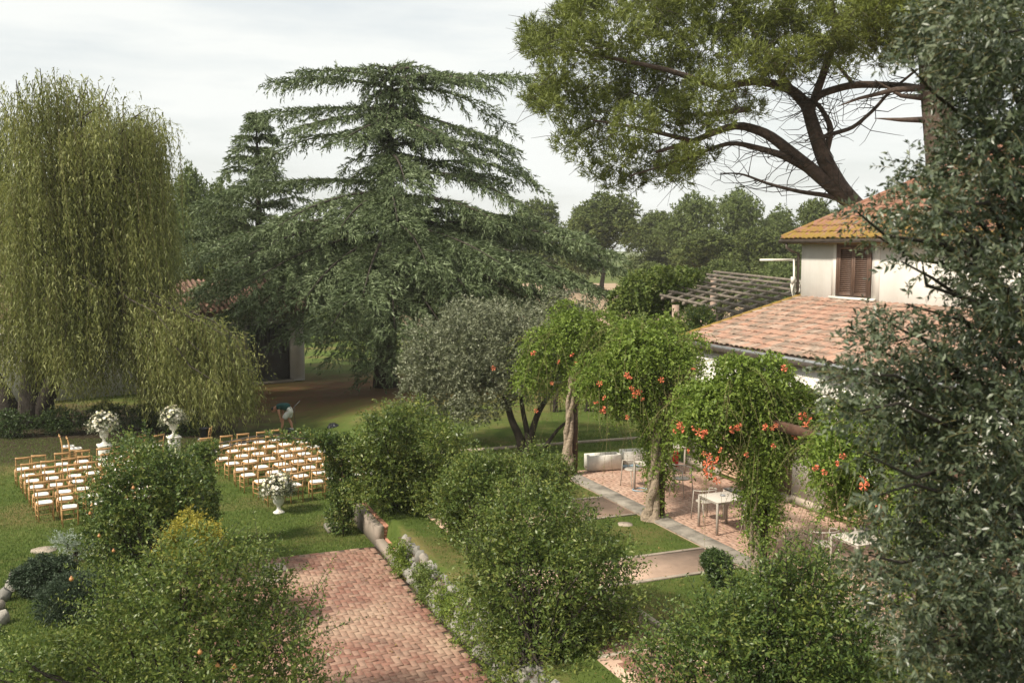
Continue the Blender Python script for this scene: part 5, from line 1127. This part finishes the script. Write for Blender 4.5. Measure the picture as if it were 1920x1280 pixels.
g = G(); tt = np.linspace(0, 12, 40); g.tube(np.array([gp(2.2 + math.cos(x) * .16, .95 + math.sin(x) * .2, TZ + .045 + .001 * x) for x in tt]), .012, 5); tag(g.build('coiled_hose', M['bluehose']), 'pale blue hose coiled on the paving behind the second post', 'hose')
ex = empty('fire_extinguisher', gp(.1, 3.3, TZ + .03), 'red fire extinguisher standing by the white house wall', 'extinguisher')
G().lathe([(0, 0), (.075, 0), (.08, .02), (.08, .40), (.06, .46), (.03, .48), (0, .48)], n=16).build('cylinder', M['red'], ex, None, True); G().box((0, 0, .51), (.12, .03, .06)).build('handle', M['rubber'], ex); G().tube([(.04, 0, .50), (.12, 0, .42), (.1, 0, .2)], .012, 6).build('hose', M['rubber'], ex)

# ------------------------------------------------------------------ person bending over, facing left
def skin_part(name, verts, edges, rad, mat, parent, sub=2):
    me = bpy.data.meshes.new(name); me.from_pydata([tuple(v) for v in verts], edges, []); o = bpy.data.objects.new(name, me); COL.objects.link(o); o.parent = parent
    m = o.modifiers.new('skin', 'SKIN'); m.use_smooth_shade = True
    for i, r in enumerate(rad): me.skin_vertices[0].data[i].radius = (r, r) if not isinstance(r, tuple) else r
    me.skin_vertices[0].data[0].use_root = True
    s_ = o.modifiers.new('sub', 'SUBSURF'); s_.levels = sub; s_.render_levels = sub; me.materials.append(mat); return o
pp = on(536, 807); per = empty('person', pp, 'person in dark green shirt and white shorts bending forward with a hand on the knee', 'person')
v, e, r = [], [], []
def V3(p, rad, link=None):
    v.append(p); r.append(rad)
    if link is not None: e.append((link, len(v) - 1))
    return len(v) - 1
pel = V3((.20, 0, .83), .10); wa = V3((.03, 0, .915), .09, pel); ch = V3((-.20, 0, .955), .12, wa); nk = V3((-.34, 0, .92), .06, ch); hd0 = V3((-.41, 0, .84), .085, nk); hd1 = V3((-.45, -.01, .76), .088, hd0); V3((-.46, -.012, .70), .05, hd1)
V3((-.535, -.012, .775), .018, hd1)
for sy, kx, fx in ((-1, -.10, -.14), (1, .08, .22)):
    hip = V3((.17, sy * .09, .78), .095, pel); kn = V3((kx, sy * .12, .44), .062, hip); cf = V3(((kx + fx) / 2 + .03, sy * .12, .28), .056, kn); an_ = V3((fx, sy * .12, .08), .04, cf); V3((fx - .02, sy * .12, .05), .035, an_)
    sh_ = V3((-.24, sy * .17, .93), .07, ch); el = V3((-.17 + .02 * sy, sy * .22, .68), .045, sh_); wr = V3((-.16, sy * .17, .52), .03, el); pm = V3((-.15, sy * .155, .46), .034, wr)
    for k in range(4):
        f0 = V3((-.17 + .024 * k, sy * .16, .41), .011, pm); V3((-.175 + .026 * k, sy * .15, .355 + .006 * abs(k - 1.5)), .009, f0)
    t0 = V3((-.12, sy * .14, .45), .012, pm); V3((-.10, sy * .13, .40), .010, t0)
skin_part('body', v, e, r, M['skin'], per)
skin_part('shirt', [(.19, 0, .865), (.02, 0, .94), (-.20, 0, .975), (-.30, 0, .945), (-.24, -.17, .935), (-.21, -.215, .83), (-.24, .17, .935), (-.21, .215, .83)], [(0, 1), (1, 2), (2, 3), (2, 4), (4, 5), (2, 6), (6, 7)], [.155, .165, .175, .10, .088, .075, .088, .075], M['shirt'], per)
skin_part('shorts', [(.20, 0, .83), (.08, 0, .91), (.15, -.09, .74), (.02, -.115, .56), (-.05, -.12, .47), (.17, .09, .74), (.14, .115, .58), (.11, .12, .47)], [(0, 1), (0, 2), (2, 3), (3, 4), (0, 5), (5, 6), (6, 7)], [.180, .16, .13, .115, .11, .13, .115, .11], M['shorts'], per)
skin_part('hair', [(-.42, 0, .89), (-.475, 0, .84), (-.515, 0, .775)], [(0, 1), (1, 2)], [.07, .092, .065], M['hair'], per)
for sy, fx in ((-1, -.14), (1, .22)): skin_part('shoe', [(fx + .05, sy * .12, .05), (fx - .03, sy * .12, .045), (fx - .15, sy * .12, .035)], [(0, 1), (1, 2)], [.045, .048, .038], M['shoe'], per)
G().box((.19, -.10, .88), (.10, .02, .03), [(.75, 0, .66), (0, 1, 0), (-.66, 0, .75)]).build('belt', M['rubber'], per)

# ------------------------------------------------------------------ thin haze volume, added to lift the blacks; also fades far trees
hz = mk('haze', [[x, y, z] for z in (-1.0, 27.0) for x, y in ((-915, -915), (915, -915), (915, 1415), (-915, 1415))], [[0, 3, 2, 1], [4, 5, 6, 7], [0, 1, 5, 4], [1, 2, 6, 5], [2, 3, 7, 6], [3, 0, 4, 7]])
tag(hz, kind='stuff'); hm = bpy.data.materials.new('haze'); hm.use_nodes = True; ht = hm.node_tree; ht.nodes.clear()
ho = ht.nodes.new('ShaderNodeOutputMaterial'); hv = ht.nodes.new('ShaderNodeVolumePrincipled'); hv.inputs['Color'].default_value = (.95, .95, .92, 1); hv.inputs['Density'].default_value = .0003; hv.inputs['Anisotropy'].default_value = 0.0
ht.links.new(hv.outputs[0], ho.inputs['Volume']); hz.data.materials.append(hm)
